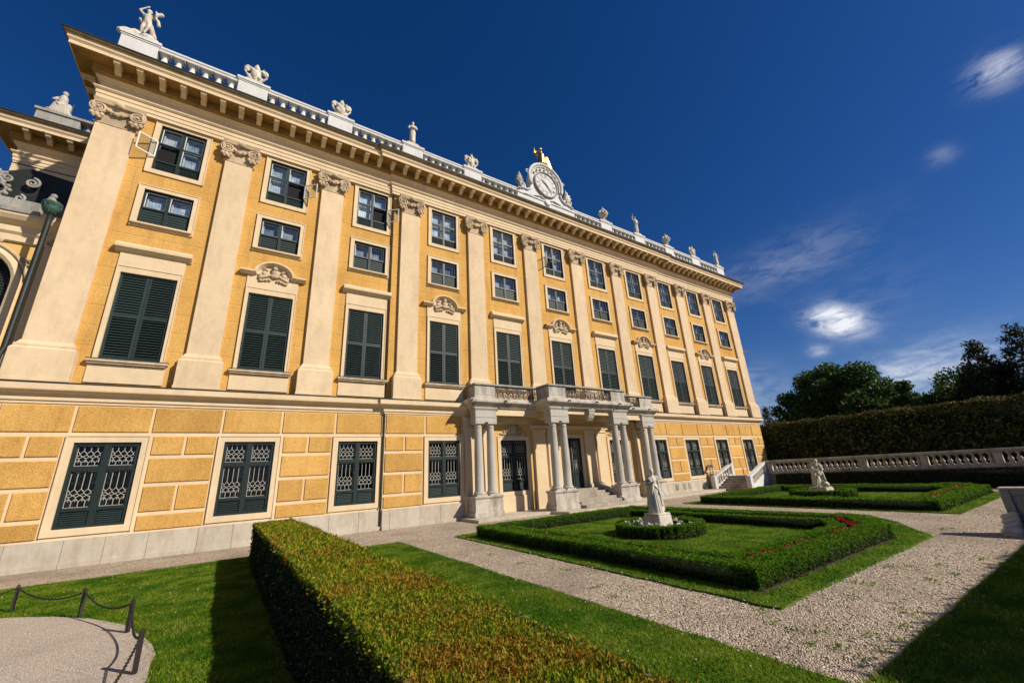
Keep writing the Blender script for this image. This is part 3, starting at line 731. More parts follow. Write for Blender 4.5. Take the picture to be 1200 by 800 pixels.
def main_window(curved):
    s_ = surround(.89, 7.01, 10.57, .14, .08, top=.28, bot=0)
    s_.box(-1.04, 1.04, -.055, .04, 10.85, 11.46)               # frieze panel over the window
    s_.box(-1.10, 1.10, -.05, .04, 6.10, 6.86)                  # apron
    o = s_.obj('main_window', M['cream'], palace)
    MB().box(-1.16, 1.16, -.20, .05, 6.87, 6.96).box(-1.12, 1.12, -.15, .05, 6.80, 6.87).obj('sill', M['lead'] if False else M['cream_dirty'], o)
    MB().box(-1.17, 1.17, -.21, .04, 6.963, 6.985).obj('sill_flashing', M['lead'], o)
    MB().box(-.89, .89, .26, .29, 7.0, 10.6).obj('room_black_board', M['curtain'] if False else M['dark'], o)  # near-black board stands in for the unlit room behind the slats
    for x0, x1 in ((-.885, -.005), (.005, .885)): shutter_leaf(x0, x1, 7.02, 10.56).obj('shutter', M['green_slat'], o, (0, .06, 0))
    if not curved:
        h = MB(); h.yz([(.02, 11.42), (-.07, 11.44), (-.10, 11.50), (-.18, 11.52), (-.20, 11.56), (-.27, 11.58), (-.28, 11.70), (-.20, 11.80), (.02, 11.86)], -1.22, 1.22)
        h.obj('hood', M['cream'], o)
    else:
        h = MB(); n = 14; R0 = .86; 
        def pt(t, off):   # path: flat, arch, flat
            return t
        path = [(-1.34, 11.50), (-.72, 11.50)]
        for i in range(n+1):
            a = PI-(.12+(1-.24)*i/n)*PI*.0-PI*i/n
            path.append((.70*math.cos(PI-PI*i/n), 11.52+.56*math.sin(PI*i/n)))
        path += [(.72, 11.50), (1.34, 11.50)]
        prof = [(0.02, -.04), (-.10, -.04), (-.20, .02), (-.27, .06), (-.27, .13), (.02, .17)]   # (y, offset upward)
        vs = []; fs = []
        for i, (x, z) in enumerate(path):
            p0 = path[max(i-1, 0)]; p1 = path[min(i+1, len(path)-1)]; d = Vector((p1[0]-p0[0], p1[1]-p0[1])).normalized(); nn = Vector((-d.y, d.x))
            for y_, off in prof: vs.append((x+nn.x*off, y_, z+nn.y*off))
        kk = len(prof)
        for i in range(len(path)-1):
            for j in range(kk-1): fs.append((i*kk+j, i*kk+j+1, (i+1)*kk+j+1, (i+1)*kk+j))
        h.add(vs, fs); h.xz([(-.68, 11.3)]+[(.68*math.cos(PI-PI*i/n), 11.5+.54*math.sin(PI*i/n)) for i in range(n+1)]+[(.68, 11.3)], -.03, .03)
        h.obj('arched_hood', M['cream'], o)
        r = MB(); y = -.10
        r.ball((0, y, 11.68), (.15, .12, .17)); r.ball((0, y-.03, 11.90), (.12, .11, .12)); r.ball((0, y-.02, 11.52), (.20, .1, .12))
        for s in (-1, 1):
            r.ball((s*.40, y, 11.60), (.13, .10, .13)); r.cap((s*.18, y, 11.55), (s*.55, y, 11.38), .07, .09); r.ball((s*.56, y, 11.50), .08); r.cap((s*.2, y, 11.35), (s*.5, y, 11.22), .06, .05)
            for k in range(4): r.ball((s*(.15+k*.13), y, 11.30-.02*k), .06, 7, 5)
            r.cap((s*.3, y, 11.78), (s*.42, y, 11.85), .05, .04)
        r.obj('carved_relief', M['cream_dirty'], o, smooth=True)
    return o
def ground_window():
    s_ = surround(.89, 1.19, 3.97, .22, .10, top=.24, bot=.22, proud=.05); o = s_.obj('ground_window', M['cream'], palace)
    j = MB(); y = .07; frame_bars(j, -.89, .89, 1.19, 3.97, .10, y-.05, y+.05); j.box(-.09, .09, y-.06, y+.05, 1.19, 3.97); j.box(-.8, .8, y-.055, y+.05, 3.02, 3.17); j.box(-.8, .8, y-.055, y+.05, 1.72, 1.82)
    j.obj('joinery', M['green'], o)
    p = MB()
    for s in (-1, 1):
        a, c = sorted((s*.09, s*.79)); p.box(a, c, y+.01, y+.03, 1.29, 1.72)
        for k in range(6): zz = 1.31+k*.068; p.add([(a+.03, y-.03, zz), (c-.03, y-.03, zz), (c-.03, y+.01, zz+.05), (a+.03, y+.01, zz+.05), (a+.03, y+.008, zz-.008), (c-.03, y+.008, zz-.008)], [(0, 1, 2, 3), (0, 4, 5, 1)])
    p.obj('lower_panel', M['green_slat'], o)
    MB().add([(-.85, y+.13, 1.7), (.85, y+.13, 1.7), (.85, y+.13, 3.9), (-.85, y+.13, 3.9)], [(0, 1, 2, 3)]).obj('pane', M['glass_dark'], o)
    MB().box(-.9, .9, y+.75, y+.8, 1.1, 4.0).obj('unlit_room_black', M['dark'], o)
    g = MB(); t = .009; yy = y+.045
    def bar(p, q, w=t):
        d = Vector((q[0]-p[0], q[1]-p[1])); n = Vector((-d.y, d.x)).normalized()*w
        g.add([(p[0]+n.x, yy, p[1]+n.y), (p[0]-n.x, yy, p[1]-n.y), (q[0]-n.x, yy, q[1]-n.y), (q[0]+n.x, yy, q[1]+n.y), (p[0]+n.x, yy+.02, p[1]+n.y), (p[0]-n.x, yy+.02, p[1]-n.y), (q[0]-n.x, yy+.02, q[1]-n.y), (q[0]+n.x, yy+.02, q[1]+n.y)],
              [(0, 1, 2, 3), (0, 4, 5, 1), (1, 5, 6, 2), (2, 6, 7, 3), (3, 7, 4, 0)])
    for s in (-1, 1):
        a, c = sorted((s*.10, s*.78)); 
        for z0, z1, zh in ((1.83, 3.01, 2.02), (3.18, 3.86, 3.29)):
            frame_bars(g, a, c, z0, z1, .018, yy, yy+.02)
            n = 4; w_ = (c-a)/n; hz = .135
            top = zh+4*hz*.75
            for k in range(n+1):
                x = a+k*w_; 
                if 0 < k < n: bar((x, top), (x, z1)); bar((x, z0), (x, zh))
            for k in range(n):        # two rows of hexagons between the straight bars
                x0_, x1_ = a+k*w_, a+(k+1)*w_; xm = (x0_+x1_)/2; hz_ = (top-zh)/4
                bar((x0_, zh), (xm, zh+hz_)); bar((x1_, zh), (xm, zh+hz_)); bar((xm, zh+hz_), (xm, zh+hz_*1.4))
                bar((xm, zh+hz_*1.4), (x0_, zh+hz_*2)); bar((xm, zh+hz_*1.4), (x1_, zh+hz_*2))
                bar((x0_, zh+hz_*2), (xm, zh+hz_*2.6)); bar((x1_, zh+hz_*2), (xm, zh+hz_*2.6)); bar((xm, zh+hz_*2.6), (xm, zh+hz_*3))
                bar((xm, zh+hz_*3), (x0_, top)); bar((xm, zh+hz_*3), (x1_, top)); bar((xm, zh), (xm, zh+hz_))
    g.obj('grille', M['lattice'], o)
    return o
W = {}
W['u'] = pane_window('upper_window', .83, 15.60, 17.98, .55, 2, .10)
W['s'] = pane_window('mezzanine_window', .84, 12.91, 14.54, .78, 1, .10)
W['m0'] = main_window(False); W['m1'] = main_window(True); W['g'] = ground_window()
used = set()
def use(key, x):
    y = base_y(x)
    if key in used: o = copy_tree(W[key], palace, (x, y, 0))
    else: used.add(key); o = W[key]; o.location = (x, y, 0)
    return o
UW = {}
for i, x in enumerate(BAYS):
    UW[i+1] = use('u', x); use('s', x); use('m1' if i % 2 else 'm0', x)
    if x != 0: use('g', x)
# casements standing open: (bay, hinge side, lower row)
for bay, hs, ang in ((1, -1, 148), (2, 1, 140), (3, 1, 142), (6, -1, 120)):
    a = rad(ang); w_ = .70; x0 = hs*.80; m = MB()
    frame_bars(m, 0, w_, 16.18, 17.02, .045, -.02, .02)
    zz = m; M4 = Matrix.Translation((x0, -.08, 0)) @ Matrix.Rotation(-(PI-a)*1 if hs < 0 else (0+a) - PI + PI, 4, 'Z')
    # leaf points outwards from the wall at the hinge, leaning away from the opening
    th = -a if hs < 0 else -(PI-a); M4 = Matrix.Translation((x0, -.08, 0)) @ Matrix.Rotation(th, 4, 'Z')
    m.xf(M4); oc = m.obj('open_casement', M['casement'], UW[bay])
    q0, q1 = sorted((hs*.06, hs*.76))
    for ch in kids(UW[bay]):
        if ch.name.startswith('pane'):   # this quarter of the window has no glass in front
            pmb = MB().add([(-.81, .1, 17.04), (.81, .1, 17.04), (.81, .1, 17.96), (-.81, .1, 17.96)], [(0, 1, 2, 3)]); a9, b9 = sorted((-hs*.02, -hs*.81)); pmb.add([(a9, .1, 16.15), (b9, .1, 16.15), (b9, .1, 17.03), (a9, .1, 17.03)], [(0, 1, 2, 3)]); ch.data = pmb.mesh('pane', M['glass'])
        if ch.name.startswith('inner_casement'): 
            ic = MB(); 
            for s2 in (-1, 1):
                for a_, c_ in ((16.18, 17.03), (17.10, 17.91)):
                    if s2 == hs and a_ < 17: continue
                    l, r = sorted((s2*.055, s2*.76)); frame_bars(ic, l, r, a_, c_, .028, .08, .12)
                    if a_ > 17 or s2 != hs: frame_bars(ic, l+.03, r-.03, a_+.03, c_-.03, .06, .27, .30)
            ch.data = ic.mesh('inner_casement', M['casement'])
    MB().box(q0, q1, .2, .21, 16.15, 17.05).obj('unlit_room_black', M['dark'], UW[bay])  # black board puts the darkness of the room into the opening
    g = MB().add([(.045, 0, 16.225), (w_-.045, 0, 16.225), (w_-.045, 0, 16.975), (.045, 0, 16.975)], [(0, 1, 2, 3)]).xf(M4); g.obj('casement_pane', M['glass'], UW[bay])
    dk = MB().box(*sorted((hs*.06, hs*.76)), .09, .095, 16.18, 17.02) if False else None

# door behind the portico
d = surround(.83, 1.05, 4.1, .22, .1, bot=0).obj('door', M['cream'], palace, (0, CY, 0))
j = MB(); frame_bars(j, -.83, .83, 1.05, 4.1, .12, .02, .12); j.box(-.05, .05, .0, .12, 1.05, 4.1); j.box(-.72, .72, .01, .12, 1.95, 2.1); j.box(-.72, .72, .05, .1, 1.1, 1.95)
for s in (-1, 1): frame_bars(j, *sorted((s*.12, s*.68)), 1.24, 1.88, .05, .025, .06)
j.obj('door_leaf', M['green'], d); MB().add([(-.7, .09, 2.1), (.7, .09, 2.1), (.7, .09, 4.0), (-.7, .09, 4.0)], [(0, 1, 2, 3)]).obj('pane', M['glass'], d); MB().box(-.83, .83, .8, .84, 1.0, 4.1).obj('unlit_room_black', M['dark'], d)
g = MB()
for s in (-1, 1):
    for k in range(5): x = s*(.12+.14*k); g.box(x-.01, x+.01, .07, .085, 2.12, 3.96)
    for k in range(8): g.spiral((s*.38, .075, 2.3+k*.21), .11, .03, 1.3, .014, a0=PI*(k % 2), tn=4)
g.obj('grille', M['lattice'], d); MB().ball((.1, -.04, 2.0), .03).box(.08, .12, -.03, .01, 1.93, 2.08).obj('door_handle', M['iron'], d)

# wall treatment under the portico
w2 = MB()
for s in (-1, 1):
    for hx in (1.55, 2.55): w2.box(s*hx-.42 if s > 0 else -hx-.42, s*hx+.42 if s > 0 else -hx+.42, CY-.20, CY+.02, 1.25, 4.42)
    for hx in (1.55, 2.55): w2.box(s*hx-.46, s*hx+.46, CY-.24, CY+.02, .14, 1.25).box(s*hx-.46, s*hx+.46, CY-.25, CY+.02, 4.42, 4.6)
    for hx in (6.35, 7.2): w2.box(s*hx-.36, s*hx+.36, CY-.18, CY+.02, .14, 5.2).box(s*hx-.40, s*hx+.40, CY-.22, CY+.02, 4.5, 4.68).box(s*hx-.40, s*hx+.40, CY-.22, CY+.02, .14, 1.2)
    w2.box(s*4.36-.95, s*4.36+.95, CY-.10, CY+.02, .14, .96)
w2.box(-3.2, 3.2, CY-.28, CY+.02, 4.62, 4.85).box(-PORT, PORT, CY-.06, CY+.02, 4.9, 5.3)
w2.obj('portico_wall_pilaster', M['cream'], palace, bevel=.01)
yw = MB()
for s in (-1, 1):
    for x0, x1 in ((3.04, 3.2), (5.52, 5.95)): yw.box(*sorted((s*x0, s*x1)), CY-.03, CY+.01, .15, 4.9)
    yw.box(*sorted((s*3.2, s*5.52)), CY-.03, CY+.01, 4.30, 4.9)
yw.box(-1.1, 1.1, CY-.03, CY+.01, 4.35, 4.6)
yw.obj('portico_back_wall', M['yellow_smooth'], palace)
for s in (-1, 1):
    ct = MB(); cx = s*4.36
    for t_ in (-1, 1):
        ct.spiral((cx+t_*.45, CY-.06, 4.55), .28, .05, 1.4, .05, a0=-PI/2, sgn=t_); ct.cap((cx+t_*.9, CY-.05, 4.35), (cx+t_*.5, CY-.06, 4.28), .04, .05)
    ct.ball((cx, CY-.08, 4.62), (.22, .1, .26)); ct.xz([(cx-.7, 4.3), (cx+.7, 4.3), (cx+.5, 4.5), (cx+.35, 4.85), (cx-.35, 4.85), (cx-.5, 4.5)], CY-.05, CY)
    ct.obj('stucco_cartouche', M['cream_dirty'], palace, smooth=True)

# ---------------- roof
rf = MB(); rf.xy([(-XW+.3, .9), (XW-.3, .9), (XW-.3, 15.8), (-XW+.3, 15.8)], 20.35, 20.5)
rf.frust(-XW+1.5, XW-1.5, 2.2, 15, 20.5, -XW+4, XW-4, 5, 12, 21.4)
rf.box(-XW, XW, -.1, 1.2, 20.3, 20.43)
rf.obj('roof', M['roof'], palace)
BY = .12   # balustrade line
PX = [-23.95, -19.46, -15.15, -10.8, -6.5, 6.5, 10.8, 15.15, 19.46, 23.95]
rail = MB().box(-XW, -2.8, BY-.17, BY+.17, 22.26, 22.40).box(2.8, XW, BY-.17, BY+.17, 22.26, 22.40).box(-XW, -2.8, BY-.13, BY+.13, 22.14, 22.26).box(2.8, XW, BY-.13, BY+.13, 22.14, 22.26)
rail.box(-XW, -2.8, BY-.17, BY+.17, 20.43, 20.98).box(2.8, XW, BY-.17, BY+.17, 20.43, 20.98)
for xx in (-XW+.1, XW-.1): rail.box(xx-.15, xx+.15, BY, 15.8, 22.2, 22.4).box(xx-.12, xx+.12, BY, 15.8, 20.43, 22.2)
rail = rail.obj('roof_balustrade', M['white'], palace, bevel=.02)
pr = MB().box(-.66, .66, BY-.20, BY+.20, 20.43, 22.22); pr.box(-.74, .74, BY-.27, BY+.27, 22.30, 22.46).box(-.70, .70, BY-.23, BY+.23, 22.22, 22.30).box(-.72, .72, BY-.24, BY+.24, 20.43, 20.96)
prm = pr.mesh('pier', M['white'])
for x in PX: place('pier', prm, rail, (x, 0, 0), .012)
def baluster_mesh(h, r, mat, n=12):
    b_ = MB(); b_.box(-r*.95, r*.95, -r*.95, r*.95, 0, h*.09).box(-r*.95, r*.95, -r*.95, r*.95, h*.91, h)
    b_.lathe([(r*.8, h*.09), (r*.85, h*.13), (r*.5, h*.17), (r*.62, h*.2), (r*.98, h*.33), (r*.95, h*.4), (r*.6, h*.55), (r*.40, h*.72), (r*.42, h*.8), (r*.72, h*.83), (r*.5, h*.87), (r*.8, h*.91)], n=n)
    return b_.mesh('baluster', mat, True)
bm_ = baluster_mesh(1.16, .235, M['white'])
try: bm_.set_sharp_from_angle(angle=rad(50))
except Exception: pass
gaps = [(-23.95, -19.46), (-19.46, -15.15), (-15.15, -10.8), (-10.8, -6.5), (-6.5, -2.2), (2.2, 6.5), (6.5, 10.8), (10.8, 15.15), (15.15, 19.46), (19.46, 23.95)]
for a, c in gaps:
    a += .66; c -= .66; n = 6
    for i in range(n): place('baluster', bm_, rail, (a+(c-a)*(i+.5)/n, BY, 20.98))

# ---------------- clock gable
GX = .03
def mirror(pts): return pts+[(-x, z) for x, z in reversed(pts)]
gb = MB(); y0, y1 = BY-.22, BY+.35
gb.box(-2.8, 2.8, y0, y1, 20.43, 21.95)
gb.box(-2.86, 2.86, y0-.06, y1+.06, 21.95, 22.08)
half = [(-2.75, 22.08), (-2.75, 22.35), (-2.6, 22.55), (-2.25, 22.62), (-2.0, 22.5), (-1.75, 22.55), (-1.6, 22.8), (-1.5, 23.2), (-1.48, 23.7), (-1.42, 24.2), (-1.25, 24.65), (-.95, 25.05), (-.5, 25.35), (0, 25.45)]
gb.xz([(x, z) for x, z in reversed(half+[(-x, z) for x, z in reversed(half[:-1])])], y0+.03, y1)
gable = gb.obj('clock_gable', M['white'], palace, bevel=.015)
mo = MB()
arc = [(1.62*math.sin(a), 23.85+1.62*math.cos(a)) for a in np.linspace(-2.0, 2.0, 30)]
mo.tube([(x, y0-.04, z) for x, z in arc], .13, 8); mo.tube([(x*.86, y0-.02, 23.85+(z-23.85)*.88) for x, z in arc], .06, 6)
for s in (-1, 1):
    mo.tube([(s*x, y0-.02, z) for x, z in [(1.35, 23.1), (1.55, 22.75), (1.85, 22.5), (2.3, 22.55), (2.65, 22.3)]], .09, 7)
    mo.spiral((s*2.35, y0-.03, 22.75), .30, .05, 1.5, .08, a0=-PI/2, sgn=-s); mo.spiral((s*1.72, y0-.02, 24.3), .22, .05, 1.3, .06, a0=0, sgn=s)
    mo.tube([(s*x, y0-.03, z) for x, z in [(.2, 22.1), (.6, 22.35), (1.1, 22.25), (1.6, 22.05), (2.2, 22.0)]], .06, 6)
mo.lathe([(.0, -.05), (.3, -.04), (.3, .04), (0, .05)], (0, 0, 0), 16)
q = len(mo.v)-64
for i in range(q, len(mo.v)): v = mo.v[i]; mo.v[i] = (v[0], y0-.02+v[2], 21.95+v[1])
for i in range(7): a = rad(-54+18*i); mo.ball((1.32*math.sin(a), y0-.05, 23.6+1.42*math.cos(a)), (.1, .07, .13), 7, 5)
mo.obj('moulding', M['white'], gable, smooth=True)
cf = MB(); 
def disc(m, r, y, y2, cz=23.6, n=40): m.xz([(r*math.cos(2*PI*i/n), cz+r*math.sin(2*PI*i/n)) for i in range(n)], y, y2)
disc(cf, 1.02, y0-.06, y0); cf.obj('clock_face', M['white'], gable)
rg = MB(); rg.tube([(1.10*math.cos(a), y0-.06, 23.6+1.10*math.sin(a)) for a in np.linspace(0, 2*PI, 49)], .085, 8, False)
rg.tube([(.66*math.cos(a), y0-.065, 23.6+.66*math.sin(a)) for a in np.linspace(0, 2*PI, 41)], .012, 6, False); rg.obj('clock_rim', M['grey'], gable, smooth=True)
nu = MB(); ROM = ['XII', 'I', 'II', 'III', 'IIII', 'V', 'VI', 'VII', 'VIII', 'IX', 'X', 'XI']
for h_ in range(12):
    st = MB(); x = 0; 
    for ch in ROM[h_]:
        if ch == 'I': st.box(x-.014, x+.014, 0, .012, -.10, .10); x += .055
        elif ch == 'V': x += .02; st.add([(x-.06, 0, .10), (x-.035, 0, .10), (x+.012, 0, -.10), (x-.012, 0, -.10)], [(0, 1, 2, 3)]).add([(x+.06, .001, .10), (x+.04, .001, .10), (x-.012, .001, -.10), (x+.004, .001, -.10)], [(0, 1, 2, 3)]); x += .09
        else: x += .02; st.add([(x-.06, 0, .10), (x-.03, 0, .10), (x+.06, 0, -.10), (x+.03, 0, -.10)], [(0, 1, 2, 3)]).add([(x+.06, .001, .10), (x+.04, .001, .10), (x-.06, .001, -.10), (x-.04, .001, -.10)], [(0, 1, 2, 3)]); x += .09
    wdt = x-.05
    for v in range(len(st.v)): p_ = st.v[v]; st.v[v] = (p_[0]-wdt/2, p_[1], p_[2])
    a = 2*PI*h_/12; st.xf(Matrix.Translation((.84*math.sin(a), y0-.075, 23.6+.84*math.cos(a))) @ Matrix.Rotation(a, 4, 'Y')); nu.add(st.v, st.f)
nu.obj('clock_numerals', M['black'], gable)
def hand(ang, L, w_, y):
    m = MB().xz([(-w_*.5, -.25), (w_*.5, -.25), (w_, L*.55), (0, L), (-w_, L*.55)], -.01, .01); m.xf(Matrix.Translation((0, y, 23.6)) @ Matrix.Rotation(ang, 4, 'Y')); return m
hand(rad(-52), .62, .07, y0-.10).obj('hour_hand', M['black'], gable); hand(rad(140), .88, .05, y0-.12).obj('minute_hand', M['black'], gable)

# ---------------- balcony on paired columns
bal_plan = [(-7.62, CY), (-7.62, -1.22), (-3.42, -1.22), (-3.42, -2.45), (3.42, -2.45), (3.42, -1.22), (7.62, -1.22), (7.62, CY)]
sl = MB().sweep([(-.3, 5.62), (-.14, 5.62), (-.12, 5.70), (-.04, 5.74), (-.04, 5.80), (.08, 5.88), (.14, 5.90), (.14, 6.02), (.10, 6.06), (.02, 6.08), (.02, 6.14), (-.3, 6.14)], bal_plan)
sl.xy([(-7.5, CY), (-7.5, -1.1), (-3.3, -1.1), (-3.3, -2.33), (3.3, -2.33), (3.3, -1.1), (7.5, -1.1), (7.5, CY)], 5.66, 6.10)
port = sl.obj('balcony', M['portico'], palace, bevel=.008)
MB().xy([(-7.3, CY), (-7.3, -1.0), (-3.2, -1.0), (-3.2, -2.2), (3.2, -2.2), (3.2, -1.0), (7.3, -1.0), (7.3, CY)], 5.60, 5.657).obj('balcony_ceiling', M['cream'], port)
bmn = MB()
for s in (-1, 1):
    for cx, yf in ((6.68, -1.05), (2.5, -2.28)): bmn.box(s*cx-.12, s*cx+.12, yf+.1, CY, 5.15, 5.60)
    bmn.box(*sorted((s*3.1, s*6.1)), -1.0, -.8, 5.25, 5.60)
bmn.box(-2.0, 2.0, -2.1, -1.9, 5.3, 5.60); bmn.obj('ceiling_beam', M['cream'], port)
def pier_at(x0, x1, yf, yb):
    m = MB().box(x0, x1, yf, yb, 6.14, 6.86); m.box(x0-.03, x1+.03, yf-.03, yb+.02, 6.14, 6.27)
    m.box(x0+.12, x1-.12, yf-.012, yf+.1, 6.34, 6.80); return m
parp = MB()
for s in (-1, 1):
    for x0, x1, yf, yb in ((6.05, 7.36, -1.10, -.82), (1.90, 3.16, -2.28, -2.0)): 
        a, c = sorted((s*x0, s*x1)); pier_at(a, c, yf, yb).obj('parapet_pier', M['portico'], port, bevel=.01)
    a, c = sorted((s*7.08, s*7.34)); MB().box(a, c, -.84, CY, 6.14, 6.86).obj('parapet_side', M['portico'], port, bevel=.01)
    a, c = sorted((s*2.90, s*3.14)); MB().box(a, c, -2.02, -1.0, 6.14, 6.86).obj('parapet_side', M['portico'], port, bevel=.01)
rl = MB()
for (a, c, yy) in ((-7.42, -3.1, -1.10), (3.1, 7.42, -1.10), (-3.24, 3.24, -2.28)): rl.box(a, c, yy-.08, yy+.30, 6.865, 6.93).box(a+.03, c-.03, yy-.04, yy+.26, 6.93, 6.98)
for s in (-1, 1): rl.box(*sorted((s*7.02, s*7.42)), -.80, CY, 6.866, 6.978).box(*sorted((s*2.84, s*3.24)), -2.0, -1.18, 6.867, 6.979)
rl.obj('parapet_coping', M['grey'], port, bevel=.01)
def iron_panel(w_, h_):
    m = MB(); frame_bars(m, 0, w_, 0, h_, .028, -.015, .015); n = max(2, round(w_/.36)); cw = w_/n
    for i in range(n):
        cx = (i+.5)*cw; sg = 1 if i % 2 else -1
        m.spiral((cx-cw*.22, 0, h_*.70), .13, .02, 1.6, .021, a0=PI, sgn=sg); m.spiral((cx+cw*.22, 0, h_*.70), .13, .02, 1.6, .021, a0=0, sgn=-sg)
        m.spiral((cx-cw*.2, 0, h_*.30), .15, .02, 1.7, .028, a0=PI/2, sgn=-sg); m.spiral((cx+cw*.2, 0, h_*.30), .15, .02, 1.7, .028, a0=PI/2, sgn=sg)
        m.tube([(cx, 0, .02), (cx+.05*sg, 0, h_*.3), (cx-.05*sg, 0, h_*.6), (cx, 0, h_-.02)], .016, 5)
        for k in range(8): m.ball((cx+RNG.uniform(-cw*.45, cw*.45), -.012, RNG.uniform(.06, h_-.06)), (.035, .02, .028), 6, 4)
        if i % 2 == 0: m.ball((cx, -.02, h_*.5), (.07, .03, .10), 8, 5)
    return m
for a, c, yy in ((-6.05, -3.16, -1.0), (3.16, 6.05, -1.0), (-1.90, 1.90, -2.16)):
    k = 2; w_ = (c-a)/k
    for i in range(k):
        iron_panel(w_-.06, .70).obj('iron_railing', M['iron'], port, (a+i*w_+.03, yy, 6.15))
for px_, py_ in [(-7.7, -1.3), (-5.6, -1.36), (-3.4, -1.6), (-2.0, -2.6), (0.2, -2.6), (2.2, -2.6), (3.6, -1.8), (4.9, -1.36), (6.6, -1.36)]:
    MB().tube([(0, .15, 0), (0, -.1, -.01), (0, -.22, -.05)], [.035, .04, .05], 7).obj('water_spout', M['lead'], port, (px_, py_+.05, 6.0))
kt = MB().yz([(-.25, 5.60), (-.62, 5.60), (-.62, 5.35), (-.52, 5.1), (-.40, 4.95), (-.25, 4.92)], -.22, .22); kt.box(-.26, .26, -.66, -.25, 5.48, 5.58); kt.obj('keystone_bracket', M['column'], port, (0, -1.72, 0), bevel=.01)
pd = MB().box(-.80, .80, -.32, .42, .14, .98); pd.box(-.86, .86, -.38, .46, .14, .36).frust(-.80, .80, -.32, .42, .98, -.86, .86, -.38, .46, 1.05).box(-.86, .86, -.38, .46, 1.05, 1.13)
pdm = pd.mesh('pedestal', M['portico'])
cl = MB().box(-.30, .30, -.30, .30, 1.13, 1.21).lathe([(.29, 1.21), (.31, 1.26), (.29, 1.31), (.25, 1.33), (.255, 1.36), (.235, 1.42), (.235, 2.4), (.225, 3.2), (.195, 4.52), (.195, 4.56), (.22, 4.58), (.22, 4.61), (.20, 4.63), (.20, 4.68), (.27, 4.76)], n=24).box(-.28, .28, -.28, .28, 4.76, 4.85)
clm = cl.mesh('column', M['column'], True)
try: clm.set_sharp_from_angle(angle=rad(35))
except Exception: pass
im = MB().box(-.66, .66, -.30, .30, 4.85, 5.10).box(-.68, .68, -.32, .32, 5.10, 5.14).box(-.65, .65, -.29, .29, 5.14, 5.48).frust(-.65, .65, -.29, .29, 5.48, -.72, .72, -.36, .36, 5.58).box(-.72, .72, -.36, .36, 5.58, 5.625)
imm = im.mesh('entablature_block', M['column'])
for s in (-1, 1):
    for cx, cy in ((6.68, -.84), (2.50, -2.02)):
        x = s*cx+(-.02 if s < 0 else 0); place('pedestal', pdm, port, (x, cy, 0), .012); place('entablature_block', imm, port, (x, cy+.02, 0), .006)
        for q in (-1, 1): place('column', clm, port, (x+q*.38, cy, 0))
# entrance steps
stp = MB(); n = 6
for i in range(n): stp.box(-1.62, 1.62, -.62-(n-i)*.36, -.40 if i == n-1 else -.62-(n-i-1)*.36+.04, .14 if i == 0 else .14+i*.152-.01, .14+(i+1)*.152)
stp.box(-1.62, 1.62, -.62, CY, .14, 1.052)
es = stp.obj('entrance_steps', M['step'], palace, bevel=.012)
for s in (-1, 1):
    a, c = sorted((s*1.62, s*1.88)); MB().yz([(CY, .14), (CY, 1.35), (-.62, 1.35), (-2.55 if s > 0 else -1.7, .42 if s > 0 else .8), (-2.55 if s > 0 else -1.7, .14)], a, c).obj('step_wall', M['portico'], es, bevel=.01)
pv = MB().xy([(-7.9, -2.15), (-3.6, -2.15), (-3.3, -3.3), (3.3, -3.3), (3.6, -2.15), (13.9, -1.6), (13.9, .0), (-7.9, .0)], 0.0, .14).obj('pavement_slab', M['plinth'], None, bevel=.01); tag(pv, kind='structure'); pv.name = 'pavement'

# gutter pipe at the corner, hopper, antennas, camera, break joint cable
pp = MB().tube([(-24.82, -.12, 12.45), (-24.80, -.14, 11.9), (-24.80, -.16, 7.1), (-24.80, -.35, 6.8), (-24.80, -.38, 6.05)], .085, 10); pp.obj('drainpipe', M['lead'], palace, smooth=True)
hp = MB().lathe([(.10, 12.3), (.14, 12.38), (.30, 12.5), (.36, 12.68), (.34, 12.85), (.40, 12.92), (.40, 13.0), (.05, 13.0)], (-24.85, -.12, 0), 12)
for k in range(12): a = 2*PI*k/12; hp.cap((-24.85+.2*math.cos(a), -.12+.2*math.sin(a), 12.4), (-24.85+.37*math.cos(a), -.12+.37*math.sin(a), 12.85), .035, .04, 6)
hp.xf(Matrix.Translation((-24.85, -.12, 12.5)) @ Matrix.Scale(.72, 4) @ Matrix.Translation((24.85, .12, -12.5)))
hp.obj('copper_hopper', M['copper'], palace, smooth=True)
MB().tube([(-11.93, CY+.02, .1), (-11.93, CY+.02, 5.25)], .03, 6).obj('lightning_conductor', M['lead'], palace)
MB().tube([(-11.95, -.33, 18.75), (-11.95, -.25, 18.2), (-11.95, -.05, 17.9), (-11.93, -.03, 6.1)], .02, 6).obj('lightning_conductor', M['lead'], palace)
sc_ = MB().box(-.09, .09, -.42, -.12, -.07, .07).tube([(0, 0, -.25), (0, -.1, -.22), (0, -.26, -.08)], .025, 6).box(-.06, .06, -.02, .04, -.36, -.16); sc_.obj('security_camera', M['white'], palace, (24.55, -.18, 12.75), rot=rad(35))
for ax, az, h_ in ((-17.1, 22.4, 4.2), (8.2, 22.0, 2.6), (-11.9, 22.3, 2.8)): MB().tube([(ax, 1.4, 20.4), (ax, 1.4, az+h_*.55)], [.035, .015], 6).obj('lightning_rod', M['lead'], palace)
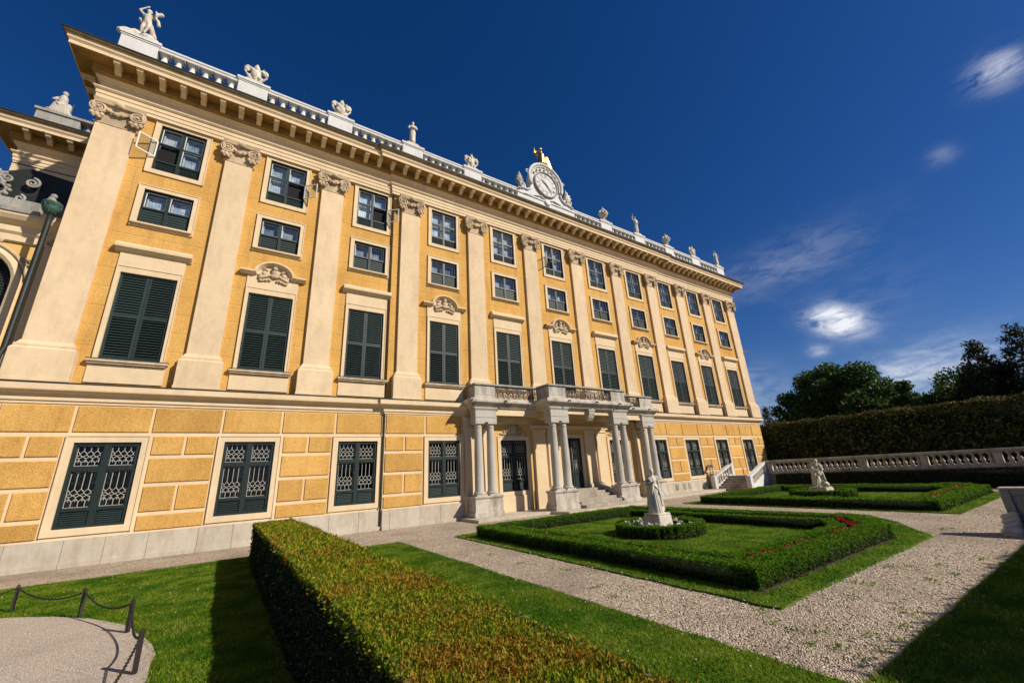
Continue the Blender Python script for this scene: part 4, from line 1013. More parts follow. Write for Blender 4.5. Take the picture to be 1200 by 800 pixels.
# ------------------------------------------------------------------ left wing set back behind the corner
wing = thing('side_wing', 'set-back yellow wing with grey balustrade beyond the left corner of the palace', 'building', (-30, 8, 0))
wing['label'] = 'set-back yellow wing with grey roof balustrade behind the drainpipe corner'
def W_(mb, name, mat, parent=None, **k):
    o = mb.obj(name, mat, parent or wing, **k); o.location = (30, -8, 0) if (parent is None) else o.location; return o
WY = 6.5; WX0 = -28.95
wp_ = [(WX0, 16), (WX0, WY), (-XW, WY)]
wb = MB(); wb.add([(WX0, WY, 0), (-XW, WY, 0), (-XW, WY, 18.2), (WX0, WY, 18.2)], [(0, 1, 2, 3)]).add([(WX0, 16, 0), (WX0, WY, 0), (WX0, WY, 18.2), (WX0, 16, 18.2)], [(0, 1, 2, 3)]); wb.box(WX0+.1, -XW, 15.8, 16, 0, 20)
W_(wb, 'wall', M['cream'])
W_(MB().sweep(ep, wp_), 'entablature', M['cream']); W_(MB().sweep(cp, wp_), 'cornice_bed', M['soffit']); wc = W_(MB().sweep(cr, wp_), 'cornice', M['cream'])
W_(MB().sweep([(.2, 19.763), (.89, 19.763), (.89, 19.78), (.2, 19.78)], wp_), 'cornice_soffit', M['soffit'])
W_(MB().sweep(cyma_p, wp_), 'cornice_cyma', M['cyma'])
W_(MB().sweep([(0, 20.43), (1.145, 20.305), (1.145, 20.255), (1.16, 20.255), (1.16, 20.325), (0, 20.45)], wp_), 'cornice_flashing', M['lead'])
for i in range(6): place('modillion', mme, wc, (WX0+.35+i*.78, WY, 0))
W_(MB().box(WX0, -XW, WY, 15.9, 20.35, 20.44), 'roof', M['roof'])
wr = MB().box(-28.8, -27.15, WY-.15, WY+.35, 20.44, 21.55); wr.box(-28.88, -XW, WY-.22, WY+.42, 21.55, 21.72).box(-28.8, -XW, WY-.15, WY+.35, 20.44, 20.8)
wr = W_(wr, 'roof_balustrade', M['grey'], bevel=.02)
wbm = baluster_mesh(.76, .16, M['grey'])
for x in (-26.85, -26.35, -25.85, -25.35, -24.85): place('baluster', wbm, wr, (x, WY+.1, 20.8))

# low gallery in front of the wing
gal = thing('gallery', 'low yellow gallery with arched shutter and scrolled dark roof beside the drainpipe', 'building', (-28, 1, 0))
def G_(mb, name, mat, **k):
    o = mb.obj(name, mat, gal, **k); o.location = (28, -1, 0); return o
GYY = .75
g_ = MB(); n = 16; ax, az, ar = -26.75, 9.7, 1.28
g_.add([(-40, GYY, 0), (ax-ar, GYY, 0), (ax-ar, GYY, 12), (-40, GYY, 12)], [(0, 1, 2, 3)]).add([(ax+ar, GYY, 0), (-XW, GYY, 0), (-XW, GYY, 12), (ax+ar, GYY, 12)], [(0, 1, 2, 3)]).add([(ax-ar, GYY, 0), (ax+ar, GYY, 0), (ax+ar, GYY, 6.6), (ax-ar, GYY, 6.6)], [(0, 1, 2, 3)])
arcp = [(ax+ar*math.cos(PI-PI*i/n), az+ar*math.sin(PI*i/n)) for i in range(n+1)]
for i in range(n): g_.add([(arcp[i][0], GYY, arcp[i][1]), (arcp[i+1][0], GYY, arcp[i+1][1]), (arcp[i+1][0], GYY, 12), (arcp[i][0], GYY, 12)], [(0, 1, 2, 3)])
g_.box(-40, -XW, 6.0, 6.2, 0, 12)
G_(g_, 'wall', M['yellow_smooth'])
tr = MB(); 
tr.tube([(ax-ar-.1, GYY-.06, 6.6)]+[(ax+(ar+.12)*math.cos(PI-PI*i/n), GYY-.06, az+(ar+.12)*math.sin(PI*i/n)) for i in range(n+1)]+[(ax+ar+.1, GYY-.06, 6.6)], .15, 8)
tr.box(-25.12, -24.98, GYY-.10, GYY+.02, 6.4, 11.4).box(-24.90, -24.66, GYY-.22, GYY+.02, 6.4, 11.4).box(-40, ax-ar-.3, GYY-.05, GYY+.02, 6.4, 7)
G_(tr, 'arch_surround', M['cream'])
sh = MB(); frame_bars(sh, ax-ar+.0, ax+ar, 6.6, 11.0, .12, GYY+.1, GYY+.16); sh.box(ax-.06, ax+.06, GYY+.09, GYY+.16, 6.6, 11)
for k in range(40): zz = 6.7+k*.11; sh.add([(ax-ar, GYY+.10, zz-.05), (ax+ar, GYY+.10, zz-.05), (ax+ar, GYY+.16, zz+.05), (ax-ar, GYY+.16, zz+.05)], [(0, 1, 2, 3)])
G_(sh, 'arched_shutter', M['green_slat'])
G_(MB().sweep([(0, 11.35), (.06, 11.4), (.06, 11.65), (.14, 11.75), (.14, 12.0), (.35, 12.15), (.45, 12.3), (.45, 12.5), (0, 12.52)], [(-40, GYY-.05), (-XW-.02, GYY-.05)]), 'cornice', M['cream'])
G_(MB().box(-40, -25.25, GYY-.30, GYY+.05, 12.53, 13.05).box(-40, -25.2, GYY-.55, GYY-.48, 12.40, 12.56), 'parapet', M['grey'])
G_(MB().xz([(-40, 12.5), (-24.6, 12.5), (-24.6, 14.7), (-25.0, 15.3), (-26.6, 15.5), (-27.6, 14.9), (-28.0, 13.6), (-40, 13.4)], 2.2, 6.1).box(-40, -24.6, .9, 6.0, 12.3, 12.55).box(-40, -24.6, 2.0, 6.2, 12.9, 13.0), 'dormer_roof', M['lead'])
og = MB(); y = GYY-.1
def cartouche(cx, cz, r, y):
    og.tube([(cx+r*1.3*math.cos(a), y, cz+r*math.sin(a)) for a in np.linspace(0, 2*PI, 25)], .06, 7, False)
    for k in range(12): a = 2*PI*k/12; og.ball((cx+r*1.55*math.cos(a), y, cz+r*1.25*math.sin(a)), (.09, .08, .08), 7, 5)
cartouche(-26.75, 13.45, .27, y); og.spiral((-26.0, y, 13.2), .16, .04, 1.3, .05, a0=PI/2, sgn=-1)
for s in (-1, 1): og.spiral((-26.7+s*.36, 2.0, 14.72), .24, .04, 1.8, .06, a0=PI/2, sgn=-s)
cartouche(-27.5, 14.75, .22, 2.0)
for k in range(7): og.ball((-25.05+RNG.uniform(-.22, .22), y, 13.35+RNG.uniform(-.2, .4)), (.11, .09, .11))
og.box(-25.25, -24.7, y-.1, y+.3, 12.55, 13.1)
G_(og, 'scroll_ornament', M['grey'], smooth=True)
cs = MB(); 
cs.tube([(ax+(ar+.35)*math.cos(a), GYY-.08, az+(ar+.35)*math.sin(a)) for a in np.linspace(.15, PI-.1, 16)], .07, 6)
cs.spiral((ax+.5, GYY-.08, 11.4), .22, .04, 1.3, .06, a0=0, sgn=-1); cs.ball((ax, GYY-.12, 11.3), (.3, .12, .35)); cs.spiral((-25.2, GYY-.08, 10.6), .16, .04, 1.3, .05, a0=0); cs.spiral((-24.8, GYY-.22, 11.45), .14, .04, 1.3, .06, a0=0)
G_(cs, 'stucco_scroll', M['cream_dirty'], smooth=True)

# ------------------------------------------------------------------ statues
def figure(name, pose, mat, loc, rot, voxel=.035, scale=1.0, head=1.0, tilt=None):
    """carved human figure about 1.9 m high, facing -y in its own frame"""
    b = MB(); J = dict(pelvis=(0, 0, 1.0), chest=(0, 0, 1.38), neck=(0, 0, 1.56), head=(0, -.02, 1.72),
        ls=(-.19, 0, 1.48), rs=(.19, 0, 1.48), le=(-.27, -.02, 1.18), re=(.27, -.02, 1.18), lh=(-.20, -.22, 1.02), rh=(.26, -.12, .95),
        lk=(-.10, -.05, .54), rk=(.10, -.08, .54), lf=(-.11, .03, .08), rf=(.12, 0, .08)); J.update(pose.get('j', {}))
    V_ = lambda k: Vector(J[k])
    b.cap(J['pelvis'], J['chest'], .155, .165); b.ball(V_('pelvis')+Vector((0, 0, -.02)), (.18, .14, .14)); b.ball(V_('chest')+Vector((0, -.02, .0)), (.19, .13, .17))
    b.cap(J['ls'], J['rs'], .075, .075); b.cap(V_('chest')+Vector((0, 0, .1)), J['head'], .07, .06)
    h = V_('head'); b.ball(h, (.088*head, .105*head, .125*head), 12, 9); b.ball(h+Vector((0, .03, .04)), (.105*head, .11*head, .11*head), 10, 8)
    b.cap(h+Vector((0, -.095, .0)), h+Vector((0, -.115, -.03)), .014, .02); b.ball(h+Vector((0, .10, .0)), (.06, .06, .07)); b.ball(h+Vector((0, -.08, -.085)), (.035, .03, .03))
    for s in (-1, 1): b.ball(h+Vector((s*.035, -.088, .03)), (.02, .012, .012), 6, 4)
    for a, e, d_ in (('ls', 'le', 'lh'), ('rs', 're', 'rh')):
        b.cap(J[a], J[e], .068, .050); b.cap(J[e], J[d_], .050, .034)
        u = (V_(d_)-V_(e)).normalized(); side = u.orthogonal().normalized(); b.cap(J[d_], V_(d_)+u*.07, .036, .034)
        for k in range(4): b.cap(V_(d_)+u*.07+side*(.022*(k-1.5)), V_(d_)+u*(.15-.008*abs(k-1.5))+side*(.028*(k-1.5)), .012, .010, 6)
        b.cap(V_(d_)+u*.03+side*.035, V_(d_)+u*.08+side*.075, .014, .011, 6)
    for k_, f_, s in (('lk', 'lf', -1), ('rk', 'rf', 1)):
        hip = V_('pelvis')+Vector((s*.09, 0, -.04)); b.cap(hip, J[k_], .105, .072); b.cap(J[k_], J[f_], .070, .046); b.cap(V_(f_)+Vector((0, .02, -.03)), V_(f_)+Vector((s*.02, -.15, -.045)), .045, .032)
    r = random.Random(pose.get('seed', 1))
    for i in range(pose.get('folds', 16)):    # skirt folds
        a = 2*PI*i/max(1, pose.get('folds', 16)); w0 = .16; w1 = pose.get('w1', .25)+r.uniform(-.02, .05); zt = pose.get('waist', 1.08); zb = pose.get('hem', .05)
        t_ = (V_('lf')+V_('rf'))/2; p = V_('pelvis')
        b.cap((p.x+w0*math.cos(a), p.y+w0*.8*math.sin(a), zt), (t_.x+w1*math.cos(a+.15)*1.0, t_.y+w1*.85*math.sin(a+.15), zb), .035, .045+r.uniform(0, .02), 6)
    if pose.get('folds', 16): b.tube([(V_('pelvis').x, V_('pelvis').y, pose.get('waist', 1.08)), (((V_('lf')+V_('rf'))/2).x, ((V_('lf')+V_('rf'))/2).y, .05)], [.15, pose.get('w1', .25)-.02], 10)
    for a, c, r1, r2 in pose.get('extra', []): b.cap(a, c, r1, r2)
    for c, r3 in pose.get('balls', []): b.ball(c, r3)
    for i in range(pose.get('sash', 0)): 
        t = i/8; b.cap((-.17+.30*t, -.13-.02*math.sin(t*9), 1.45-.42*t), (-.13+.33*t, -.12, 1.38-.42*t), .035, .04, 6)
    return remesh(b, name, mat, voxel, loc=loc, rot=rot, scale=scale, tilt=tilt)

def plinth_for(parent, name, mat, w, h, loc, top=.84):
    m = MB().box(-w, w, -w, w, 0, h*.18).frust(-w*.93, w*.93, -w*.93, w*.93, h*.18, -w*top, w*top, -w*top, w*top, h*.9).box(-w*top*.97, w*top*.97, -w*top*.97, w*top*.97, h*.9, h)
    return m.obj(name, mat, parent, loc, bevel=.02)
SA = (-5.90, -10.80); SB = (9.3, -9.75)
st = thing('garden_statue', 'white marble woman in long robes standing in the near round box bed', 'statue', (SA[0], SA[1], 0), 0, 'marble statues in the parterres')
plinth_for(st, 'plinth', M['statue'], .37, .62, (0, 0, .03))
f1 = figure('figure', dict(folds=18, waist=1.12, sash=8, seed=3, j=dict(lh=(-.05, -.20, 1.28), le=(-.30, -.06, 1.2), re=(.26, .03, 1.2), rh=(.24, -.10, .93), head=(.015, -.04, 1.72), rk=(.12, -.13, .56)),
      extra=[((.18, .05, 1.4), (.30, .08, .15), .06, .10), ((-.16, .08, 1.4), (-.26, .10, .3), .05, .09), ((-.05, -.2, 1.25), (-.14, -.12, .7), .05, .04), ((.22, -.1, .95), (.24, -.12, .35), .05, .07)]), M['statue'], (0, 0, .63), rad(-38), .015, .76)
f1.parent = st
st = thing('garden_statue', 'marble man bending forward on a rocky base in the far round box bed', 'statue', (SB[0], SB[1], 0), 0, 'marble statues in the parterres')
plinth_for(st, 'plinth', M['statue'], .52, .5, (0, 0, .03))
f2 = figure('figure', dict(folds=0, seed=5, j=dict(pelvis=(0, .1, .98), chest=(.03, -.04, 1.34), neck=(.05, -.12, 1.5), head=(.06, -.24, 1.62), ls=(-.14, -.06, 1.45), rs=(.22, -.08, 1.43), le=(-.25, -.28, 1.18), lh=(.02, -.42, 1.02), re=(.30, -.30, 1.15), rh=(.18, -.46, .92), lk=(-.12, -.18, .62), lf=(-.16, .02, .1), rk=(.14, -.34, .70), rf=(.18, -.22, .28)),
      extra=[((.2, -.25, .15), (.2, -.2, .3), .2, .16), ((-.1, .22, 1.35), (-.18, .26, .2), .12, .16), ((.0, .2, 1.0), (.02, .2, .2), .12, .2), ((.22, -.4, .9), (.24, -.42, .45), .06, .08), ((-.2, .2, .8), (.1, -.3, .75), .06, .05)], balls=[((.22, -.3, .18), (.25, .22, .22))]), M['statue'], (0, 0, .51), rad(-55), .02, .84)
f2.parent = st

# roof figures and trophies
def roof_thing(name, label, x, build, grp, cat):
    t = thing(name, label, cat, (x, BY, 22.46), 0, grp); build(t); return t
def base(t, w=.5, h=.16): return MB().box(-w, w, -.2, .2, 0, h*.6).frust(-w, w, -.2, .2, h*.6, -w*.7, w*.7, -.17, .17, h).obj('base', M['statue'], t, bevel=.015)
def b1(t):
    m = MB(); 
    for p, r in [((-.55, 0, .15), (.3, .2, .2)), ((-.3, .05, .28), (.25, .2, .22)), ((.15, 0, .2), (.3, .2, .25)), ((.4, 0, .12), (.25, .2, .15)), ((-.75, 0, .08), (.2, .18, .12))]: m.ball(p, r)
    remesh(m, 'rock', M['statue'], .04, t)
    f = figure('figure', dict(folds=0, j=dict(pelvis=(0, 0, .98), chest=(-.03, 0, 1.34), head=(-.05, -.02, 1.70), ls=(-.2, 0, 1.45), le=(-.42, 0, 1.70), lh=(-.18, -.02, 1.95), rs=(.16, 0, 1.45), re=(.32, -.10, 1.22), rh=(.30, -.18, 1.50), lk=(-.1, -.1, .56), lf=(-.15, .05, .1), rk=(.12, -.12, .62), rf=(.02, -.1, .28)),
        extra=[((-.1, .05, 1.4), (.1, .1, .9), .08, .12), ((.1, .1, .9), (.3, .1, .3), .11, .13), ((.28, -.1, 1.5), (.44, -.05, 1.66), .08, .10), ((.35, 0, 1.3), (.42, 0, 1.0), .06, .08), ((-.2, .08, 1.0), (-.32, .08, 1.2), .09, .1)]), M['statue'], (0, 0, .12), rad(-12), .03, 1.02)
    f.parent = t
def armour(t, seed=0):
    r = random.Random(seed); m = MB()
    m.ball((0, 0, .55), (.27, .2, .36)); m.cap((0, 0, .2), (0, 0, .4), .14, .2); m.ball((0, 0, 1.02), (.17, .17, .2)); m.ball((0, .05, 1.22), (.10, .2, .10)); m.cap((0, 0, .8), (0, 0, .95), .1, .09)
    for s in (-1, 1):
        m.cap((s*.2, 0, .85), (s*.44, 0, .98), .13, .10); m.ball((s*.46, 0, .80+.08*r.random()), (.16, .1, .2)); m.cap((s*.25, .05, .2), (s*.55, 0, .62), .06, .05)
        m.cap((s*.2, .05, .1), (s*.32, .03, .45), .12, .07)
    for k in range(6): m.ball((r.uniform(-.35, .35), -.1, r.uniform(.1, .9)), r.uniform(.07, .12))
    m.cap((-.3, .08, .2), (.34, .08, 1.25), .035, .03)
    remesh(m, 'trophy', M['statue'], .026, t, (0, 0, .14), scale=.92)
    base(t, .42)
def urn(t, seed=0):
    r = random.Random(seed); m = MB()
    m.lathe([(.02, 0), (.24, 0), (.24, .06), (.12, .12), (.10, .26), (.2, .36), (.36, .55), (.40, .75), (.34, .92), (.22, 1.0), (.26, 1.05), (.2, 1.12), (.1, 1.2), (.08, 1.3), (.02, 1.38)], n=18)
    for k in range(10): a = 2*PI*k/10; m.ball((.37*math.cos(a), .37*math.sin(a), .70+.06*(k % 2)), .09)
    for s in (-1, 1): m.cap((s*.3, 0, .95), (s*.46, 0, .80), .06, .07); m.cap((s*.46, 0, .8), (s*.34, 0, .55), .06, .05)
    for k in range(5): m.ball((r.uniform(-.1, .1), r.uniform(-.1, .1), 1.15+.05*k), .09-.012*k)
    remesh(m, 'vase', M['statue'], .028, t, (0, 0, .14), scale=1.0)
    base(t, .45)
def robed(seed, **kw):
    def f(t):
        g = figure('figure', dict(folds=11, seed=seed, waist=1.05, w1=.15, hem=.2, **kw), M['statue'], (0, 0, .16), kw.get('rot', rad(-15)), .032, 1.0); g.parent = t; base(t, .42, .2)
    return f
roof_thing('roof_statue', 'figure with raised arms on the corner pier above the drainpipe', PX[0], b1, 'roof figures', 'statue')
roof_thing('roof_trophy', 'carved trophy of arms above the second pilaster from the drainpipe corner', PX[1], lambda t: armour(t, 1), 'roof trophies', 'trophy')
roof_thing('roof_trophy', 'carved trophy of arms between the first trophy and the robed roof figure', PX[2], lambda t: armour(t, 5), 'roof trophies', 'trophy')
roof_thing('roof_statue', 'robed figure with folded arms over the break in the cornice before the clock', PX[3], robed(4, j=dict(lh=(.02, -.2, 1.2), rh=(-.02, -.22, 1.25), le=(-.28, -.1, 1.2), re=(.28, -.1, 1.2))), 'roof figures', 'statue')
roof_thing('roof_trophy', 'carved trophy nearest before the clock gable', PX[4], lambda t: armour(t, 9), 'roof trophies', 'trophy')
roof_thing('roof_vase', 'stone vase next beyond the clock gable', PX[5], lambda t: urn(t, 1), 'roof vases', 'vase')
roof_thing('roof_statue', 'figure with one raised arm between two roof vases beyond the clock', PX[6], robed(8, j=dict(lh=(-.25, -.1, 1.95), le=(-.35, -.05, 1.62), rh=(.1, -.2, 1.1))), 'roof figures', 'statue')
roof_thing('roof_vase', 'stone vase between the arm-raising roof figure and the far roof trophy', PX[7], lambda t: urn(t, 2), 'roof vases', 'vase')
roof_thing('roof_trophy', 'carved trophy beside the far corner figure of the roof', PX[8], lambda t: armour(t, 12), 'roof trophies', 'trophy')
roof_thing('roof_statue', 'slim robed figure on the far corner pier of the roof', PX[9], robed(6), 'roof figures', 'statue')
t = thing('roof_statue', 'small seated stone figure on the grey balustrade of the set-back wing', 'statue', (-28.1, WY+.1, 21.72), 0, 'roof figures')
m = MB(); m.ball((0, 0, .5), (.28, .25, .42)); m.ball((.03, -.05, .98), (.15, .15, .17)); m.cap((-.2, 0, .75), (-.05, -.25, .55), .09, .07); m.cap((.2, 0, .75), (.3, -.1, .3), .1, .08); m.cap((-.35, 0, .12), (.3, 0, .12), .2, .22); m.cap((.2, 0, .2), (.25, 0, .7), .2, .16)
for k in range(6): m.cap((-.2+.08*k, -.2, .6), (-.3+.11*k, -.22, .05), .05, .06)
m.cap((0, 0, .6), (0, 0, 1.15), .2, .18); m.ball((.02, -.06, 1.42), (.13, .13, .16)); m.cap((-.2, 0, 1.1), (-.3, -.2, .8), .08, .06)
remesh(m, 'figure', M['portico'], .03, t, scale=1.0)
MB().tube([(0, 0, 0), (0, 0, .95)], .018, 5).obj('metal_rod', M['lead'], t, (.42, 0, 0))
# trophies on the shoulders of the clock gable
for s, lab in ((-1, 'carved helmet trophy on the near shoulder of the clock gable'), (1, 'carved helmet trophy on the far shoulder of the clock gable')):
    t = thing('gable_trophy', lab, 'trophy', (s*2.35, BY+.05, 22.62), 0, 'clock gable trophies'); m = MB()
    m.cap((0, 0, .1), (0, 0, .3), .2, .12); m.ball((s*.05, 0, .75), (.32, .24, .40)); m.ball((0, 0, 1.2), (.18, .15, .2)); m.cap((0, 0, 1.3), (-s*.05, 0, 1.6), .08, .03); m.cap((-s*.2, 0, .5), (-s*.5, 0, .2), .12, .1)
    for k in range(7): a = 2*PI*k/7; m.ball((s*.05+.28*math.cos(a), -.12, .75+.34*math.sin(a)), .08)
    remesh(m, 'trophy', M['grey'] if s < 0 else M['statue'], .03, t)
# gilded eagle with spread wings
eg = thing('gilded_eagle', 'gilded eagle with spread wings on top of the clock gable', 'eagle', (0, BY+.05, 25.45), 0)
m = MB(); m.cap((0, 0, .40), (-.05, -.12, .95), .28, .19); m.cap((.1, .1, .6), (.45, .1, .75), .16, .10); m.cap((-.05, -.12, .95), (-.14, -.2, 1.22), .10, .08); m.ball((-.18, -.24, 1.30), (.11, .12, .10)); m.cap((-.24, -.3, 1.29), (-.36, -.38, 1.22), .045, .015)
for s in (-1, 1):
    m.cap((s*.08, 0, .2), (s*.1, 0, -.02), .08, .06); m.cap((s*.12, 0, .85), (s*.5, .05, 1.05), .12, .08) if s > 0 else m.cap((-.12, 0, .85), (-.32, .05, 1.3), .11, .07)
    for k in range(9):
        a0 = Vector((s*(.15+.05*k), .03, .95+.025*k)); tip = Vector((s*(.35+.085*k), .06, .75-.08*k)) if s > 0 else Vector((-.25-.03*k, .06, .75+.10*k)); m.cap(a0, tip, .08, .045, 7)
for k in range(5): m.cap((0, .05, .35), (-.16+.08*k, .22, -.02), .07, .04, 6)
m.ball((0, 0, .05), (.34, .22, .12))
remesh(m, 'eagle_body', M['gold'], .025, eg, scale=1.2)

# ------------------------------------------------------------------ hedges
def hedge_mesh(name, boxes, size, dens, mats, wobble=.05, ws=1.2, topmat=0, sidemat=1, topdens=None, spread=.8, faces='tlrfb', seed=1, depth=.05, core_in=.07, near=None, z0=0.0, aspect=.5):
    Vs = []; Fs = []; mi = []; core = MB(); off = 0
    for (x0, x1, y0, y1, h) in boxes:
        P, Nn = box_points(x0, x1, y0, y1, z0, h, dens, topdens, faces)
        if near is not None:
            d = np.linalg.norm(P-CAM, axis=1); keep = RNG.random(len(P)) < np.clip(near(d), 0, 1); P, Nn = P[keep], Nn[keep]
        w_ = wob(P, ws, seed)*wobble + wob(P, ws*4, seed+1)*wobble*.5
        P = P+Nn*w_[:, None]-Nn*(np.abs(RNG.normal(0, depth, len(P))))[:, None]
        if near is not None: P = P+Nn*((RNG.random(len(P)) < .05)*RNG.random(len(P))*.07)[:, None]
        top = Nn[:, 2] > .5
        # shoots near the top of the sides also take the top colours now and then
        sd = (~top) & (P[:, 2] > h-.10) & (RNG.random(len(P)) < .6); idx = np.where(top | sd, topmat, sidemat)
        if near is not None: kp = wob(P, 7.0, 31) > -.95; P, Nn, idx, top = P[kp], Nn[kp], idx[kp], top[kp]
        sz = np.full(len(P), size)
        if near is not None: sz = size*np.clip(np.linalg.norm(P-CAM, axis=1)/4.5, .8, 2.2)
        V, F = leaves(P, Nn+np.array([0, 0, .25]), sz, spread, aspect); Vs.append(V); Fs.append(F+off); off += len(V); mi.append(np.repeat(idx, 2))
        ci = core_in; core.box(x0+ci, x1-ci, y0+ci, y1-ci, z0, h-ci)
    return fastmesh(name, np.vstack(Vs), np.vstack(Fs), mats+[M['core']], np.concatenate(mi), core)
# the big clipped hedge beside the camera
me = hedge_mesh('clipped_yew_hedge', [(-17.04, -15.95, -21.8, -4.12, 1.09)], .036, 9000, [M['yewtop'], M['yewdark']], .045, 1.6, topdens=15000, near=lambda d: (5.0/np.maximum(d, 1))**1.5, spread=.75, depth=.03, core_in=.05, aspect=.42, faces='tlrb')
me.transform(Matrix(((1, -.016, 0, -.016*4.12), (0, 1, 0, 0), (0, 0, 1, 0), (0, 0, 0, 1))))
o = place('clipped_yew_hedge', me); tag(o, 'long waist-high clipped hedge with red-tipped top running towards the palace', 'hedge')

def seg_boxes(poly, w_, h, closed=True):
    out = []; n = len(poly)
    for i in range(n if closed else n-1):
        (xa, ya), (xb, yb) = poly[i], poly[(i+1) % n]; out.append((xa, ya, xb, yb))
    return out
def strip_hedge(name, poly, w_, h, size, dens, closed=True, seed=1, mats=None, base_z=.03):
    """clipped low hedge along a plan line"""
    Vs = []; Fs = []; mi = []; off = 0; core = MB(); mats = mats or [M['box'], M['box'], M['boxold']]
    for (xa, ya, xb, yb) in seg_boxes(poly, w_, h, closed):
        a = np.array([xa, ya]); c = np.array([xb, yb]); L = np.linalg.norm(c-a); u = (c-a)/L; nrm = np.array([-u[1], u[0]])
        e = w_/2
        P, Nn = box_points(-e, L+e, -e, e, 0, h, dens, dens*1.25)
        wv = wob(P+np.array([xa, ya, 0]), 2.0, seed)*.04+wob(P+np.array([xa, ya, 0]), 8, seed+3)*.035
        P = P+Nn*wv[:, None]-Nn*(np.abs(RNG.normal(0, .035, len(P))))[:, None]
        x = a[0]+u[0]*P[:, 0]+nrm[0]*P[:, 1]; y = a[1]+u[1]*P[:, 0]+nrm[1]*P[:, 1]
        Nx = u[0]*Nn[:, 0]+nrm[0]*Nn[:, 1]; Ny = u[1]*Nn[:, 0]+nrm[1]*Nn[:, 1]
        Q = np.stack([x, y, P[:, 2]+base_z], 1); NN = np.stack([Nx, Ny, Nn[:, 2]], 1)
        V, F = leaves(Q, NN+np.array([0, 0, .3]), size, .8, .55); Vs.append(V); Fs.append(F+off); off += len(V)
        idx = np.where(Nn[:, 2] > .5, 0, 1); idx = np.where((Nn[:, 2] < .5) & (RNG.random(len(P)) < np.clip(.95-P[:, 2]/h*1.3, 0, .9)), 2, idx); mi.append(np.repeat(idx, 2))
        t = .06; q = [(a-u*(e-t)+nrm*(e-t)), (c+u*(e-t)+nrm*(e-t)), (c+u*(e-t)-nrm*(e-t)), (a-u*(e-t)-nrm*(e-t))]
        core.xy([tuple(p) for p in reversed(q)], 0.0, h-t+base_z)
    return place(name, fastmesh(name, np.vstack(Vs), np.vstack(Fs), mats+[M['core']], np.concatenate(mi), core))
# near parterre
A_out = [(-9.92, -15.88), (-3.55, -15.86), (-1.95, -14.8), (-1.95, -6.35), (-9.92, -6.35)]
A_in = [(-9.16, -7.0), (-9.16, -15.08), (-3.8, -15.05), (-2.72, -14.4), (-2.72, -7.0)]
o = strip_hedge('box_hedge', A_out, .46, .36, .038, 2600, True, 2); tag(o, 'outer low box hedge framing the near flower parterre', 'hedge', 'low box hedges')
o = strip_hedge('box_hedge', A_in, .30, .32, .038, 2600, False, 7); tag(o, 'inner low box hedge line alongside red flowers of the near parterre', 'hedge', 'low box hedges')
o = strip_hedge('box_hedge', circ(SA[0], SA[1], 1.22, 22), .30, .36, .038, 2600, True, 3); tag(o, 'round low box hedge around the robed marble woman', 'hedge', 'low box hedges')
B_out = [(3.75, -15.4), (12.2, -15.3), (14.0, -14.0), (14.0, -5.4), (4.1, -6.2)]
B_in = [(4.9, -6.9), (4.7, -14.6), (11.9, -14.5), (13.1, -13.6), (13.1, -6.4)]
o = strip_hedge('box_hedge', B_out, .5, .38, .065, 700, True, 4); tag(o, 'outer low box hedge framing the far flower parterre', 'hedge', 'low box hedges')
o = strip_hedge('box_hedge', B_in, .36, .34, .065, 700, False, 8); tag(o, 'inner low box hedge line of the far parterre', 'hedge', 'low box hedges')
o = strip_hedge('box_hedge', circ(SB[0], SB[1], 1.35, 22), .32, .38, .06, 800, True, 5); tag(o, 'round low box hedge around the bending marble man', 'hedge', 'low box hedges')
def bedpoly(nm, pl, z): return fill(nm, wavy(pl, .3, .02, 3), z, M['soil'], thick=.01)
bedpoly('flower_bed_soil', [(-9.75, -15.75), (-9.4, -15.3), (-3.6, -15.3), (-2.3, -14.55), (-1.8, -14.6), (-3.5, -15.75)], .046)
bedpoly('flower_bed_soil', [(-10.12, -16.14), (-3.4, -16.14), (-3.4, -16.0), (-10.1, -16.0)], .05)
fill('round_bed_soil', circ(SA[0], SA[1], 1.1, 30), .048, M['soil'], thick=.01); fill('round_bed_soil', circ(SB[0], SB[1], 1.2, 30), .048, M['soil'], thick=.01)
def flowers(name, pts, size, mat, dens, zr):
    """small flower heads on stalks with leaves"""
    Vs = []; Fs = []; off = 0; mi = []; stem = MB()
    P = np.array(pts); n = len(P); z = RNG.uniform(zr[0], zr[1], n)
    for k in range(6):
        Q = np.column_stack([P[:, 0]+RNG.normal(0, size*.35, n), P[:, 1]+RNG.normal(0, size*.35, n), z+RNG.normal(0, size*.25, n)])
        V, F = leaves(Q, np.tile((0, -.3, 1.), (n, 1)), size, .9, .8); Vs.append(V); Fs.append(F+off); off += len(V); mi.append(np.zeros(len(F), int))
    for k in range(5):
        Q = np.column_stack([P[:, 0]+RNG.normal(0, .04, n), P[:, 1]+RNG.normal(0, .04, n), RNG.uniform(.05, zr[0], n)])
        V, F = leaves(Q, np.tile((0, 0, 1.), (n, 1)), .05, .6, .4); Vs.append(V); Fs.append(F+off); off += len(V); mi.append(np.ones(len(F), int))
    o = place(name, fastmesh(name, np.vstack(Vs), np.vstack(Fs), [mat, M['box']], np.concatenate(mi))); o['kind'] = 'stuff'; return o
pts = []
for t_ in np.linspace(0, 1, 150):
    x = -9.4+5.8*t_; 
    if RNG.random() < .7*(.15+.75*(math.sin(t_*9)*.5+.5)): pts.append((x+RNG.normal(0, .04), -15.50+RNG.normal(0, .05)))
for t_ in np.linspace(0, 1, 14): pts.append((-3.4+1.1*t_, -15.3+.75*t_))
for t_ in np.linspace(0, 1, 30):
    if RNG.random() < .3: pts.append((-9.58+RNG.normal(0, .04), -15.3+8*t_))
flowers('red_flowers', pts, .055, M['red'], 1, (.27, .38))
